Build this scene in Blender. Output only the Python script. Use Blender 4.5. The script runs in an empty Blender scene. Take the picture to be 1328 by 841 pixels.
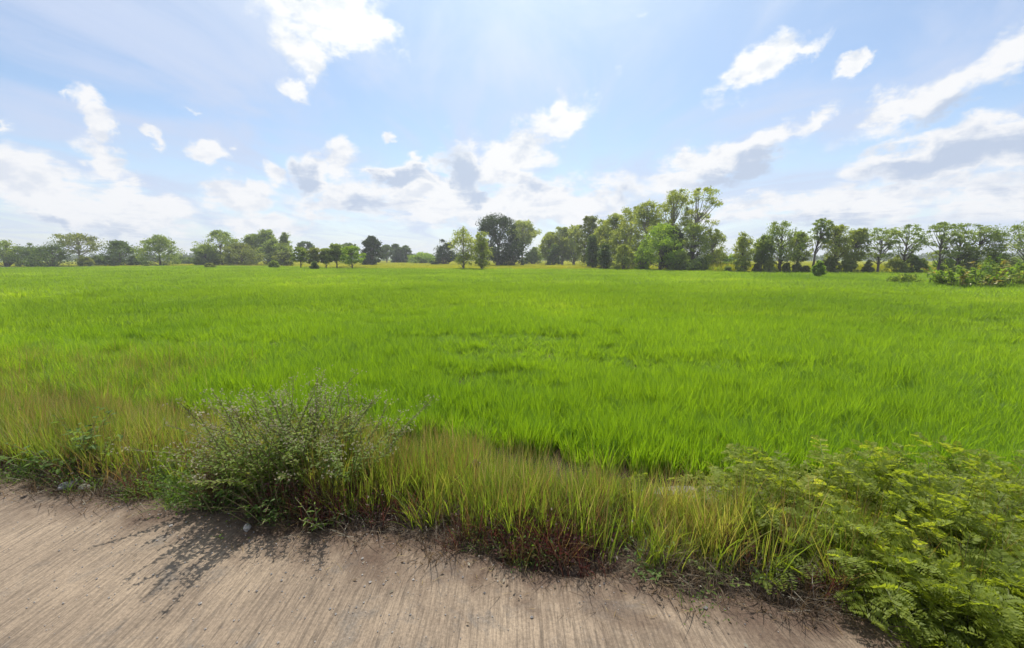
import bpy, math, random
import numpy as np
from mathutils import Vector, Matrix
R = math.radians
sc = bpy.context.scene
COL = sc.collection
rng = np.random.default_rng(7)

# ------------------------------------------------------------------ camera
F, PITCH, CAMZ = 557.0, R(8.7), 2.5
FIELD_Z = -0.40
cd = bpy.data.cameras.new('camera'); cam = bpy.data.objects.new('camera', cd); COL.objects.link(cam)
cam.location = (0, 0, CAMZ); cam.rotation_euler = (R(90) - PITCH, 0, 0)
cd.sensor_width = 36; cd.lens = 36 * F / 1328; cd.clip_end = 8000; cd.clip_start = 0.05
sc.camera = cam

def pdir(px, py):
    u, v = (px - 664) / F, (py - 420.5) / F
    d = np.array([u, math.cos(PITCH) - math.sin(PITCH) * v, -(math.sin(PITCH) + math.cos(PITCH) * v)])
    return d / np.linalg.norm(d)
def on_ground(px, py, z):
    d = pdir(px, py); k = (z - CAMZ) / d[2]
    return np.array([d[0] * k, d[1] * k, z])
def at_depth(px, py, depth):
    d = pdir(px, py); k = depth / d[1]
    return np.array([d[0] * k, depth, CAMZ + d[2] * k])

# ------------------------------------------------------------------ small numpy helpers
def unit(a):
    return a / np.maximum(np.linalg.norm(a, axis=-1, keepdims=True), 1e-9)
def vnoise(x, y, seed=0):
    x = np.asarray(x, float); y = np.asarray(y, float)
    xi = np.floor(x).astype(np.int64); yi = np.floor(y).astype(np.int64)
    fx, fy = x - xi, y - yi
    fx = fx * fx * (3 - 2 * fx); fy = fy * fy * (3 - 2 * fy)
    def h(a, b):
        n = (a * 374761393 + b * 668265263 + seed * 1442695041) & 0x7fffffff
        n = ((n ^ (n >> 13)) * 1274126177) & 0x7fffffff
        return ((n ^ (n >> 16)) & 0xffff) / 65535.0
    return (h(xi, yi) * (1 - fx) + h(xi + 1, yi) * fx) * (1 - fy) + (h(xi, yi + 1) * (1 - fx) + h(xi + 1, yi + 1) * fx) * fy
def fbm(x, y, seed=0, o=4):
    s, a, t = 0, 0.5, 0
    for i in range(o):
        s = s + a * vnoise(np.asarray(x) * 2 ** i, np.asarray(y) * 2 ** i, seed + i); t += a; a *= 0.5
    return s / t

class Geo:
    """collects vertices and polygons; build() links them as one mesh object"""
    def __init__(s): s.v = []; s.f = []; s.n = 0; s.m = []
    def add(s, v, f, m=0):
        v = np.asarray(v, float).reshape(-1, 3); f = np.asarray(f, np.int64)
        s.v.append(v); s.f.append(f + s.n); s.m.append(np.full(len(f), m)); s.n += len(v)
    def mesh(s, name, mats, smooth=False):
        me = bpy.data.meshes.new(name)
        V = np.concatenate(s.v) if s.v else np.zeros((0, 3))
        loops = np.concatenate([f.ravel() for f in s.f]); tot = np.concatenate([np.full(len(f), f.shape[1]) for f in s.f])
        me.vertices.add(len(V)); me.vertices.foreach_set('co', V.astype(np.float32).ravel())
        me.loops.add(len(loops)); me.loops.foreach_set('vertex_index', loops.astype(np.int32))
        me.polygons.add(len(tot)); st = np.concatenate([[0], np.cumsum(tot)[:-1]])
        me.polygons.foreach_set('loop_start', st.astype(np.int32)); me.polygons.foreach_set('loop_total', tot.astype(np.int32))
        me.polygons.foreach_set('material_index', np.concatenate(s.m).astype(np.int32))
        me.polygons.foreach_set('use_smooth', np.full(len(tot), smooth))
        for m in (mats if isinstance(mats, (list, tuple)) else [mats]): me.materials.append(m)
        me.update(calc_edges=True); me.validate()
        return me
    def build(s, name, mats, parent=None, smooth=False, link=True):
        o = bpy.data.objects.new(name, s.mesh(name, mats, smooth))
        if link: COL.objects.link(o)
        if parent: o.parent = parent
        return o
    def tube(s, pts, rad, n=6, m=0):
        pts = np.asarray(pts, float); rad = np.asarray(rad, float)
        t = unit(np.gradient(pts, axis=0)); ref = np.array([0.31, 0.95, 0.05])
        a = unit(np.cross(t, ref)); b = np.cross(t, a)
        ang = np.arange(n) * 2 * math.pi / n
        ring = pts[:, None] + rad[:, None, None] * (np.cos(ang)[None, :, None] * a[:, None] + np.sin(ang)[None, :, None] * b[:, None])
        k = len(pts); q = []
        for i in range(k - 1):
            for j in range(n):
                q.append((i * n + j, i * n + (j + 1) % n, (i + 1) * n + (j + 1) % n, (i + 1) * n + j))
        s.add(ring.reshape(-1, 3), q, m)
    def leaves(s, c, a, b, L, W, m=0):
        """diamond leaves: centre c, long axis a, cross axis b"""
        c = np.asarray(c); L = np.broadcast_to(np.asarray(L, float), (len(c),))[:, None]; W = np.broadcast_to(np.asarray(W, float), (len(c),))[:, None]
        v = np.stack([c - a * L / 2, c + b * W / 2 - a * L * 0.05, c + a * L / 2, c - b * W / 2 - a * L * 0.05], 1)
        s.add(v.reshape(-1, 3), np.arange(len(c) * 4).reshape(-1, 4), m)

def thing(name, label, cat, loc, group=None):
    o = bpy.data.objects.new(name, None); COL.objects.link(o); o.location = loc
    o.empty_display_size = 0.2
    o['label'] = label; o['category'] = cat
    if group: o['group'] = group
    return o
def tag(o, label, cat=None, kind=None, group=None):
    o['label'] = label
    if cat: o['category'] = cat
    if kind: o['kind'] = kind
    if group: o['group'] = group
    return o

# ------------------------------------------------------------------ materials
def new_mat(name):
    m = bpy.data.materials.new(name); m.use_nodes = True
    nt = m.node_tree; nt.nodes.clear()
    return m, nt, nt.nodes, nt.links
def N(nodes, t, **kw):
    n = nodes.new(t)
    for k, v in kw.items():
        if k.startswith('i_'): n.inputs[int(k[2:])].default_value = v
        else: setattr(n, k, v)
    return n
def leaf_mat(name, c1, c2, c3=None, trans=0.45, tcol=(1.6, 1.5, 0.7), gloss=0.06, rough=0.45, scale=0.35, rand=0.5):
    """two-sided leaf: diffuse + translucent + a little sheen; colour varies by place and by plant"""
    m, nt, nd, lk = new_mat(name)
    geo = N(nd, 'ShaderNodeNewGeometry'); oi = N(nd, 'ShaderNodeObjectInfo')
    nz = N(nd, 'ShaderNodeTexNoise'); nz.inputs['Scale'].default_value = scale; nz.inputs['Detail'].default_value = 3
    lk.new(geo.outputs['Position'], nz.inputs['Vector'])
    rp = N(nd, 'ShaderNodeMath', operation='MULTIPLY_ADD'); rp.inputs[1].default_value = rand; lk.new(geo.outputs['Random Per Island'], rp.inputs[0])
    sub = N(nd, 'ShaderNodeMath', operation='MULTIPLY_ADD'); sub.inputs[1].default_value = 2.2; sub.inputs[2].default_value = -0.6 - rand / 2
    lk.new(nz.outputs['Fac'], sub.inputs[0]); lk.new(sub.outputs[0], rp.inputs[2])
    rp.use_clamp = True
    ramp = N(nd, 'ShaderNodeValToRGB'); e = ramp.color_ramp.elements
    e[0].color = (*c1, 1); e[1].color = (*c2, 1)
    if c3: x = e.new(0.85); x.color = (*c2, 1); e[-1].color = (*c3, 1)
    lk.new(rp.outputs[0], ramp.inputs[0])
    tm = N(nd, 'ShaderNodeMix', data_type='RGBA', blend_type='MULTIPLY'); tm.inputs[0].default_value = 1
    lk.new(ramp.outputs[0], tm.inputs[6]); tm.inputs[7].default_value = (*tcol, 1)
    df = N(nd, 'ShaderNodeBsdfDiffuse'); tr = N(nd, 'ShaderNodeBsdfTranslucent'); gl = N(nd, 'ShaderNodeBsdfGlossy')
    gl.inputs['Roughness'].default_value = rough; gl.inputs['Color'].default_value = (0.9, 0.95, 0.85, 1)
    lk.new(ramp.outputs[0], df.inputs[0]); lk.new(tm.outputs[2], tr.inputs[0])
    mx = N(nd, 'ShaderNodeMixShader'); mx.inputs[0].default_value = trans; lk.new(df.outputs[0], mx.inputs[1]); lk.new(tr.outputs[0], mx.inputs[2])
    mg = N(nd, 'ShaderNodeMixShader'); mg.inputs[0].default_value = gloss; lk.new(mx.outputs[0], mg.inputs[1]); lk.new(gl.outputs[0], mg.inputs[2])
    out = N(nd, 'ShaderNodeOutputMaterial'); lk.new(mg.outputs[0], out.inputs[0])
    return m
def bark_mat(name, c1, c2, scale=6):
    m, nt, nd, lk = new_mat(name)
    geo = N(nd, 'ShaderNodeNewGeometry'); mp = N(nd, 'ShaderNodeMapping'); mp.inputs['Scale'].default_value = (scale, scale, scale * 0.2)
    nz = N(nd, 'ShaderNodeTexNoise'); nz.inputs['Scale'].default_value = 1; nz.inputs['Detail'].default_value = 5
    lk.new(geo.outputs['Position'], mp.inputs[0]); lk.new(mp.outputs[0], nz.inputs['Vector'])
    ramp = N(nd, 'ShaderNodeValToRGB'); e = ramp.color_ramp.elements
    e[0].position = 0.35; e[1].position = 0.65; e[0].color = (*c1, 1); e[1].color = (*c2, 1); lk.new(nz.outputs['Fac'], ramp.inputs[0])
    p = N(nd, 'ShaderNodeBsdfPrincipled'); p.inputs['Roughness'].default_value = 0.85; lk.new(ramp.outputs[0], p.inputs['Base Color'])
    out = N(nd, 'ShaderNodeOutputMaterial'); lk.new(p.outputs[0], out.inputs[0])
    return m

M = {}
M['rice'] = leaf_mat('rice_leaf', (0.105, 0.21, 0.012), (0.20, 0.33, 0.018), (0.30, 0.39, 0.035), trans=0.6, tcol=(1.95, 1.75, 0.7), gloss=0.025, rough=0.55, scale=0.07, rand=0.4)
M['rice_rim'] = leaf_mat('paler_rice_leaf', (0.14, 0.225, 0.016), (0.235, 0.33, 0.024), (0.32, 0.39, 0.045), trans=0.6, tcol=(1.75, 1.78, 0.7), gloss=0.025, rough=0.55, scale=0.05, rand=0.4)  # far rice: brighter look of lit tips at grazing view put into the colour
M['rice_mid'] = leaf_mat('mid_rice_leaf', (0.12, 0.205, 0.014), (0.22, 0.315, 0.02), (0.31, 0.375, 0.04), trans=0.6, tcol=(1.75, 1.78, 0.7), gloss=0.025, rough=0.55, scale=0.06, rand=0.4)  # middle distance: a milder step of that grazing-view brightening, painted into the leaf
M['far_rice'] = leaf_mat('ripe_rice_leaf', (0.26, 0.30, 0.02), (0.38, 0.38, 0.035), (0.44, 0.39, 0.06), trans=0.55, tcol=(1.5, 1.4, 0.6), gloss=0.02, scale=0.04, rand=0.4)
M['verge'] = leaf_mat('verge_grass_leaf', (0.122, 0.189, 0.022), (0.220, 0.287, 0.039), (0.354, 0.342, 0.091), trans=0.58, tcol=(1.6, 1.55, 0.75), gloss=0.025, rough=0.55, scale=0.9, rand=0.7)
M['straw'] = leaf_mat('straw_leaf', (0.220, 0.143, 0.055), (0.374, 0.275, 0.099), (0.506, 0.407, 0.198), trans=0.5, tcol=(1.3, 1.2, 0.8), gloss=0.02, scale=1.2, rand=0.8)
M['red'] = leaf_mat('red_weed_leaf', (0.058, 0.026, 0.023), (0.130, 0.052, 0.046), (0.130, 0.130, 0.039), trans=0.45, tcol=(1.4, 1.0, 0.8), gloss=0.02, scale=2.0, rand=0.8)
M['herb'] = leaf_mat('herb_leaf', (0.058, 0.111, 0.018), (0.117, 0.195, 0.033), (0.195, 0.260, 0.052), trans=0.5, tcol=(1.6, 1.6, 0.6), gloss=0.02, rough=0.6, scale=1.5, rand=0.7)
M['feather'] = leaf_mat('feathery_leaf', (0.15, 0.20, 0.022), (0.265, 0.32, 0.042), (0.40, 0.40, 0.085), trans=0.6, tcol=(1.7, 1.6, 0.7), gloss=0.018, rough=0.6, scale=1.1, rand=0.6)
M['dense_dark'] = leaf_mat('dense_dark_leaf', (0.030, 0.052, 0.018), (0.050, 0.078, 0.024), (0.085, 0.12, 0.034), trans=0.35, tcol=(1.5, 1.5, 0.6), gloss=0.02, rough=0.6, scale=0.25, rand=0.6)
M['grey_leaf'] = leaf_mat('grey_green_leaf', (0.105, 0.17, 0.025), (0.20, 0.27, 0.045), (0.36, 0.38, 0.12), trans=0.58, tcol=(1.5, 1.5, 0.65), gloss=0.02, rough=0.6, scale=2.0, rand=0.7)
M['seed'] = leaf_mat('seedhead_fluff', (0.30, 0.27, 0.19), (0.44, 0.41, 0.32), (0.58, 0.54, 0.45), trans=0.5, tcol=(1.3, 1.25, 1.1), gloss=0.01, scale=3.0, rand=0.8)
M['stem'] = bark_mat('green_brown_stem', (0.12, 0.105, 0.04), (0.22, 0.18, 0.08), 40)
M['pale_stem'] = bark_mat('pale_stem', (0.30, 0.28, 0.15), (0.45, 0.42, 0.25), 40)
M['green_stem'] = bark_mat('green_stem', (0.07, 0.085, 0.025), (0.13, 0.14, 0.045), 40)
M['bark'] = bark_mat('tree_bark', (0.06, 0.05, 0.04), (0.15, 0.12, 0.09), 3)
M['euc_bark'] = bark_mat('pale_bark', (0.16, 0.13, 0.10), (0.33, 0.29, 0.24), 2)
M['euc'] = leaf_mat('eucalyptus_leaf', (0.210, 0.260, 0.070), (0.308, 0.365, 0.084), (0.421, 0.435, 0.113), trans=0.55, tcol=(1.6, 1.5, 0.6), gloss=0.02, rough=0.6, scale=0.22, rand=0.6)
M['dark'] = leaf_mat('dark_leaf', (0.077, 0.120, 0.037), (0.120, 0.175, 0.047), (0.183, 0.238, 0.063), trans=0.45, tcol=(1.5, 1.5, 0.6), gloss=0.02, rough=0.6, scale=0.25, rand=0.6)
M['mid'] = leaf_mat('mid_green_leaf', (0.140, 0.204, 0.056), (0.224, 0.287, 0.070), (0.308, 0.365, 0.091), trans=0.55, tcol=(1.6, 1.55, 0.6), gloss=0.02, rough=0.6, scale=0.25, rand=0.6)
M['bright'] = leaf_mat('bright_green_leaf', (0.140, 0.238, 0.034), (0.238, 0.351, 0.043), (0.337, 0.421, 0.070), trans=0.55, tcol=(1.7, 1.6, 0.6), gloss=0.02, rough=0.6, scale=0.4, rand=0.6)
M['olive'] = leaf_mat('olive_leaf', (0.132, 0.167, 0.052), (0.201, 0.236, 0.069), (0.287, 0.305, 0.092), trans=0.52, tcol=(1.55, 1.45, 0.65), gloss=0.02, rough=0.6, scale=0.25, rand=0.6)
M['wood'] = leaf_mat('far_wood_leaf', (0.07, 0.10, 0.04), (0.10, 0.135, 0.045), (0.14, 0.17, 0.06), trans=0.45, tcol=(1.5, 1.5, 0.8), gloss=0.02, scale=0.03, rand=0.5)
M['yellow'] = leaf_mat('yellowing_leaf', (0.25, 0.22, 0.04), (0.42, 0.34, 0.06), (0.48, 0.40, 0.12), trans=0.4, tcol=(1.3, 1.2, 0.6), gloss=0.06, scale=1.0, rand=0.7)
M['brown'] = leaf_mat('dry_brown_leaf', (0.085, 0.060, 0.043), (0.170, 0.119, 0.076), (0.272, 0.196, 0.119), trans=0.35, tcol=(1.2, 1.1, 0.8), gloss=0.03, scale=1.2, rand=0.8)

def stone_mat(name, c1, c2):
    m = bark_mat(name, c1, c2, 25); return m
M['stone'] = stone_mat('pale_stone', (0.22, 0.20, 0.19), (0.36, 0.33, 0.30))
M['grey_stone'] = stone_mat('grey_stone', (0.14, 0.14, 0.15), (0.26, 0.25, 0.26))
M['litter'] = stone_mat('pinkish_scrap', (0.45, 0.30, 0.25), (0.60, 0.44, 0.38))

# ------------------------------------------------------------------ layout of road, verge and field
EDGE0, EDGEK = 3.30, -0.24            # the road's edge is the line y = EDGE0 + EDGEK x
EN = np.array([-EDGEK, 1.0]) / math.hypot(EDGEK, 1)      # towards the field
ET = np.array([1.0, EDGEK]) / math.hypot(EDGEK, 1)       # along the road
def s_of(x, y): return (x * EN[0] + (y - EDGE0) * EN[1])
def t_of(x, y): return (x * ET[0] + (y - EDGE0) * ET[1])
def st(s, t): return (s * EN[0] + t * ET[0], EDGE0 + s * EN[1] + t * ET[1])
def rice_edge(x):
    x = np.asarray(x, float)
    base = np.where(x < 0, 5.9 - 0.27 * x, 5.9 - 0.22 * x)
    return np.where(x < -6, 7.52 - 0.20 * (x + 6), base)
def ground_h(x, y):
    s = s_of(x, y)
    k = np.clip((s - 0.7) / 1.5, 0, 1); k = k * k * (3 - 2 * k)
    h = -0.015 + (FIELD_Z + 0.015) * k
    h = np.where(s < 0.0, -0.10 + 0.085 * np.clip(1 + s / 0.25, 0, 1), h)
    bump = (fbm(x * 1.3, y * 1.3, 3) - 0.5) * 0.12 * np.clip(s * 1.5 - 0.2, 0, 1)
    h = h + np.where(np.hypot(x, y) < 60, bump, 0)
    # low dyke round the far side of the paddy
    return h

# ------------------------------------------------------------------ ground sheet
def ground():
    a = np.linspace(-1, 1, 361); xs = np.sinh(a * 7.2) / math.sinh(7.2) * 3500
    b = np.linspace(-0.62, 1, 361); ys = 4.2 + np.sinh(b * 7.4) / math.sinh(7.4) * 3600
    X, Y = np.meshgrid(xs, ys); Z = ground_h(X, Y)
    ny, nx = X.shape; idx = np.arange(nx * ny).reshape(ny, nx)
    q = np.stack([idx[:-1, :-1], idx[:-1, 1:], idx[1:, 1:], idx[1:, :-1]], -1).reshape(-1, 4)
    g = Geo(); g.add(np.stack([X, Y, Z], -1), q)
    m, nt, nd, lk = new_mat('soil')
    geo = N(nd, 'ShaderNodeNewGeometry')
    n1 = N(nd, 'ShaderNodeTexNoise'); n1.inputs['Scale'].default_value = 2.2; n1.inputs['Detail'].default_value = 8; n1.inputs['Roughness'].default_value = 0.65
    lk.new(geo.outputs['Position'], n1.inputs['Vector'])
    r1 = N(nd, 'ShaderNodeValToRGB'); e = r1.color_ramp.elements
    e[0].position = 0.3; e[0].color = (0.035, 0.025, 0.019, 1); e[1].position = 0.72; e[1].color = (0.105, 0.074, 0.055, 1); lk.new(n1.outputs['Fac'], r1.inputs[0])
    n2 = N(nd, 'ShaderNodeTexNoise'); n2.inputs['Scale'].default_value = 0.06; n2.inputs['Detail'].default_value = 6; lk.new(geo.outputs['Position'], n2.inputs['Vector'])
    r2 = N(nd, 'ShaderNodeValToRGB'); e = r2.color_ramp.elements
    e[0].position = 0.35; e[0].color = (0.11, 0.17, 0.015, 1); e[1].position = 0.7; e[1].color = (0.20, 0.24, 0.03, 1); lk.new(n2.outputs['Fac'], r2.inputs[0])
    sep = N(nd, 'ShaderNodeSeparateXYZ'); lk.new(geo.outputs['Position'], sep.inputs[0])
    mr = N(nd, 'ShaderNodeMapRange'); mr.inputs[1].default_value = 8; mr.inputs[2].default_value = 22; lk.new(sep.outputs[1], mr.inputs[0])
    mx = N(nd, 'ShaderNodeMix', data_type='RGBA'); lk.new(mr.outputs[0], mx.inputs[0]); lk.new(r1.outputs[0], mx.inputs[6]); lk.new(r2.outputs[0], mx.inputs[7])
    p = N(nd, 'ShaderNodeBsdfPrincipled'); p.inputs['Roughness'].default_value = 0.95; p.inputs['Specular IOR Level'].default_value = 0.2
    lk.new(mx.outputs[2], p.inputs['Base Color'])
    bp = N(nd, 'ShaderNodeBump'); bp.inputs['Strength'].default_value = 0.5; bp.inputs['Distance'].default_value = 0.05; lk.new(n1.outputs['Fac'], bp.inputs['Height']); lk.new(bp.outputs[0], p.inputs['Normal'])
    out = N(nd, 'ShaderNodeOutputMaterial'); lk.new(p.outputs[0], out.inputs[0])
    o = g.build('ground', m, smooth=True)
    tag(o, 'flat soil and mud under the verge and the rice field', kind='structure')
ground()

# ------------------------------------------------------------------ road
def road():
    g = Geo()
    t = np.concatenate([np.linspace(-400, -16, 40)[:-1], np.linspace(-16, 12, 281), np.linspace(12, 400, 40)[1:]])
    wob = (fbm(t * 2.1, t * 0 + 5, 11) - 0.5) * 0.30 + (vnoise(t * 9, t * 0, 4) - 0.5) * 0.08
    rows = []
    ss = [0.0, -0.05, -0.35, -0.8, -1.3, -2.0, -3.0, -4.2, -5.2]
    for i, s in enumerate(ss):
        k = [1, 1, 0.5, 0, 0, 0, 0, 0, 0][i]
        x, y = st(s + wob * k, t)
        z = np.full_like(t, 0.0 if i else -0.02) + (0.003 * (fbm(t * 3, t * 0 + s, 5) - 0.5))
        rows.append(np.stack([x, y, z], -1))
    V = np.stack(rows); n = len(t); idx = np.arange(V.shape[0] * n).reshape(-1, n)
    q = np.stack([idx[:-1, :-1], idx[1:, :-1], idx[1:, 1:], idx[:-1, 1:]], -1).reshape(-1, 4)
    g.add(V, q)
    m, nt, nd, lk = new_mat('brushed_concrete')
    geo = N(nd, 'ShaderNodeNewGeometry')
    mp = N(nd, 'ShaderNodeMapping', vector_type='TEXTURE')
    mp.inputs['Location'].default_value = (0, EDGE0, 0); mp.inputs['Rotation'].default_value = (0, 0, math.atan2(ET[1], ET[0]))
    lk.new(geo.outputs['Position'], mp.inputs[0])           # local: x along the road, y = distance past its edge
    sep = N(nd, 'ShaderNodeSeparateXYZ'); lk.new(mp.outputs[0], sep.inputs[0])
    def noise(scale, sx, sy, detail=6, rough=0.6, dist=0.0, off=0, src=None):
        q = N(nd, 'ShaderNodeMapping'); q.inputs['Scale'].default_value = (sx, sy, 1); q.inputs['Location'].default_value = (off, off, 0); lk.new(src or mp.outputs[0], q.inputs[0])
        z = N(nd, 'ShaderNodeTexNoise'); z.inputs['Scale'].default_value = scale; z.inputs['Detail'].default_value = detail; z.inputs['Roughness'].default_value = rough; z.inputs['Distortion'].default_value = dist
        lk.new(q.outputs[0], z.inputs['Vector']); return z.outputs['Fac']
    def ramp(fac, p0, p1, c0, c1):
        r = N(nd, 'ShaderNodeValToRGB'); e = r.color_ramp.elements
        e[0].position = p0; e[1].position = p1; e[0].color = (*c0, 1); e[1].color = (*c1, 1); lk.new(fac, r.inputs[0]); return r.outputs[0]
    def mix(fac, a, b, bt='MIX'):
        x = N(nd, 'ShaderNodeMix', data_type='RGBA', blend_type=bt)
        if isinstance(fac, float): x.inputs[0].default_value = fac
        else: lk.new(fac, x.inputs[0])
        for sock, v in ((x.inputs[6], a), (x.inputs[7], b)):
            if isinstance(v, tuple): sock.default_value = (*v, 1)
            else: lk.new(v, sock)
        return x.outputs[2]
    grain = noise(42, 1, 1, 8, 0.82)
    blot = noise(1.1, 1, 1, 6, 0.6, 0.4)
    strk = noise(1, 44, 2.6, 7, 0.68, 0.4, src=geo.outputs['Position'])
    strk2 = noise(1, 80, 5.0, 6, 0.68, 0.4, 3.0, src=geo.outputs['Position'])
    base = ramp(blot, 0.32, 0.66, (0.225, 0.178, 0.135), (0.35, 0.282, 0.21))
    base = mix(0.75, base, ramp(grain, 0.32, 0.68, (0.42, 0.40, 0.38), (1.25, 1.22, 1.18)), 'MULTIPLY')
    base = mix(0.62, base, ramp(strk, 0.36, 0.54, (0.38, 0.37, 0.38), (1.08, 1.06, 1.03)), 'MULTIPLY')
    base = mix(0.6, base, ramp(strk2, 0.36, 0.55, (0.55, 0.54, 0.54), (1.08, 1.06, 1.04)), 'MULTIPLY')
    # old grey worn patches
    pat = noise(1.3, 1, 1, 9, 0.74, 0.7, 7.3)
    base = mix(ramp(pat, 0.53, 0.63, (0, 0, 0), (0.6, 0.6, 0.6)), base, mix(1.0, (0.13, 0.118, 0.105), ramp(grain, 0.35, 0.65, (0.4, 0.4, 0.4), (1.5, 1.5, 1.5)), 'MULTIPLY'))
    # reddish soil washed over the edge
    ed = noise(2.4, 1, 1, 7, 0.7, 0.5, 1.7)
    ea = N(nd, 'ShaderNodeMath', operation='MULTIPLY_ADD'); ea.inputs[1].default_value = 1.5; lk.new(ed, ea.inputs[0]); lk.new(sep.outputs[1], ea.inputs[2])
    soil = mix(1.0, (0.095, 0.064, 0.046), ramp(grain, 0.3, 0.7, (0.45, 0.45, 0.45), (1.45, 1.4, 1.35)), 'MULTIPLY')
    base = mix(ramp(ea.outputs[0], 0.12, 0.66, (0, 0, 0), (0.95, 0.95, 0.95)), base, soil)
    p = N(nd, 'ShaderNodeBsdfPrincipled'); p.inputs['Roughness'].default_value = 0.88; p.inputs['Specular IOR Level'].default_value = 0.25
    lk.new(base, p.inputs['Base Color'])
    hsum = N(nd, 'ShaderNodeMath', operation='MULTIPLY_ADD'); hsum.inputs[1].default_value = 1.6; lk.new(strk, hsum.inputs[0]); lk.new(grain, hsum.inputs[2])
    bp = N(nd, 'ShaderNodeBump'); bp.inputs['Strength'].default_value = 0.55; bp.inputs['Distance'].default_value = 0.012; lk.new(hsum.outputs[0], bp.inputs['Height']); lk.new(bp.outputs[0], p.inputs['Normal'])
    out = N(nd, 'ShaderNodeOutputMaterial'); lk.new(p.outputs[0], out.inputs[0])
    tag(g.build('road', m, smooth=True), 'worn brushed concrete road with reddish soil along its edge', kind='structure')
road()

# wet mud between the verge and the rice
def mud():
    g = Geo(); c = on_ground(915, 650, FIELD_Z + 0.06)
    n = 72; a = np.linspace(0, 2 * math.pi, n, endpoint=False)
    r = 0.75 + 0.5 * (fbm(np.cos(a) * 1.5 + 5, np.sin(a) * 1.5, 9) - 0.5) * 1.5
    ringo = np.stack([c[0] + r * np.cos(a) * 1.7, c[1] + r * np.sin(a) * 0.55, np.full(n, c[2])], -1)
    g.add(np.vstack([c[None], ringo]), [(0, 1 + i, 1 + (i + 1) % n) for i in range(n)])
    m, nt, nd, lk = new_mat('wet_mud')
    geo = N(nd, 'ShaderNodeNewGeometry'); z = N(nd, 'ShaderNodeTexNoise'); z.inputs['Scale'].default_value = 9; z.inputs['Detail'].default_value = 7; lk.new(geo.outputs['Position'], z.inputs['Vector'])
    r = N(nd, 'ShaderNodeValToRGB'); e = r.color_ramp.elements; e[0].position = 0.35; e[1].position = 0.65; e[0].color = (0.10, 0.085, 0.075, 1); e[1].color = (0.21, 0.185, 0.165, 1); lk.new(z.outputs['Fac'], r.inputs[0])
    p = N(nd, 'ShaderNodeBsdfPrincipled'); lk.new(r.outputs[0], p.inputs['Base Color']); p.inputs['Roughness'].default_value = 0.5
    bp = N(nd, 'ShaderNodeBump'); bp.inputs['Strength'].default_value = 0.6; bp.inputs['Distance'].default_value = 0.04; lk.new(z.outputs['Fac'], bp.inputs['Height']); lk.new(bp.outputs[0], p.inputs['Normal'])
    out = N(nd, 'ShaderNodeOutputMaterial'); lk.new(p.outputs[0], out.inputs[0])
    tag(g.build('mud', m), 'bare grey wet mud between the verge and the rice', kind='structure')
mud()

# ------------------------------------------------------------------ grass tufts (prototypes) and scattering
PROTO = bpy.data.collections.new('tufts')
def blades(n, rad, h, w, lean, r, seg=3, up=0.0, g=None, m=0, flat=0.0):
    g = g or Geo()
    ph = r.uniform(0, 2 * math.pi, n); q = rad * np.sqrt(r.uniform(0, 1, n))
    base = np.stack([q * np.cos(ph), q * np.sin(ph), np.full(n, -0.03)], -1)
    la = ph + r.normal(0, 0.9, n); d = np.stack([np.cos(la), np.sin(la), np.zeros(n)], -1)
    H = r.uniform(h[0], h[1], n); LN = r.uniform(lean[0], lean[1], n); W = w * r.uniform(0.7, 1.25, n)
    tw = la + math.pi / 2 + r.normal(0, 0.7, n); wd = np.stack([np.cos(tw), np.sin(tw), np.zeros(n)], -1)
    ts = np.linspace(0, 1, seg + 1); wf = np.clip(1.15 - ts ** 2 * 1.1, 0.06, 1)
    V = []
    for t, k in zip(ts, wf):
        c = base + d * (H * LN * t ** 1.8)[:, None]; c[:, 2] += H * (t - flat * t ** 2 - 0.35 * LN * t ** 2.4)
        V += [c - wd * (W * k / 2)[:, None], c + wd * (W * k / 2)[:, None]]
    V = np.stack(V, 1); K = V.shape[1]
    q4 = np.array([[2 * i, 2 * i + 1, 2 * i + 3, 2 * i + 2] for i in range(seg)])
    F4 = (np.arange(n)[:, None, None] * K + q4[None]).reshape(-1, 4)
    g.add(V.reshape(-1, 3), F4, m); return g
protos = []
def proto(name, geo, mats):
    o = geo.build('%02d_%s' % (len(protos), name), mats, link=False); PROTO.objects.link(o); protos.append(o); return len(protos) - 1

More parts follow.
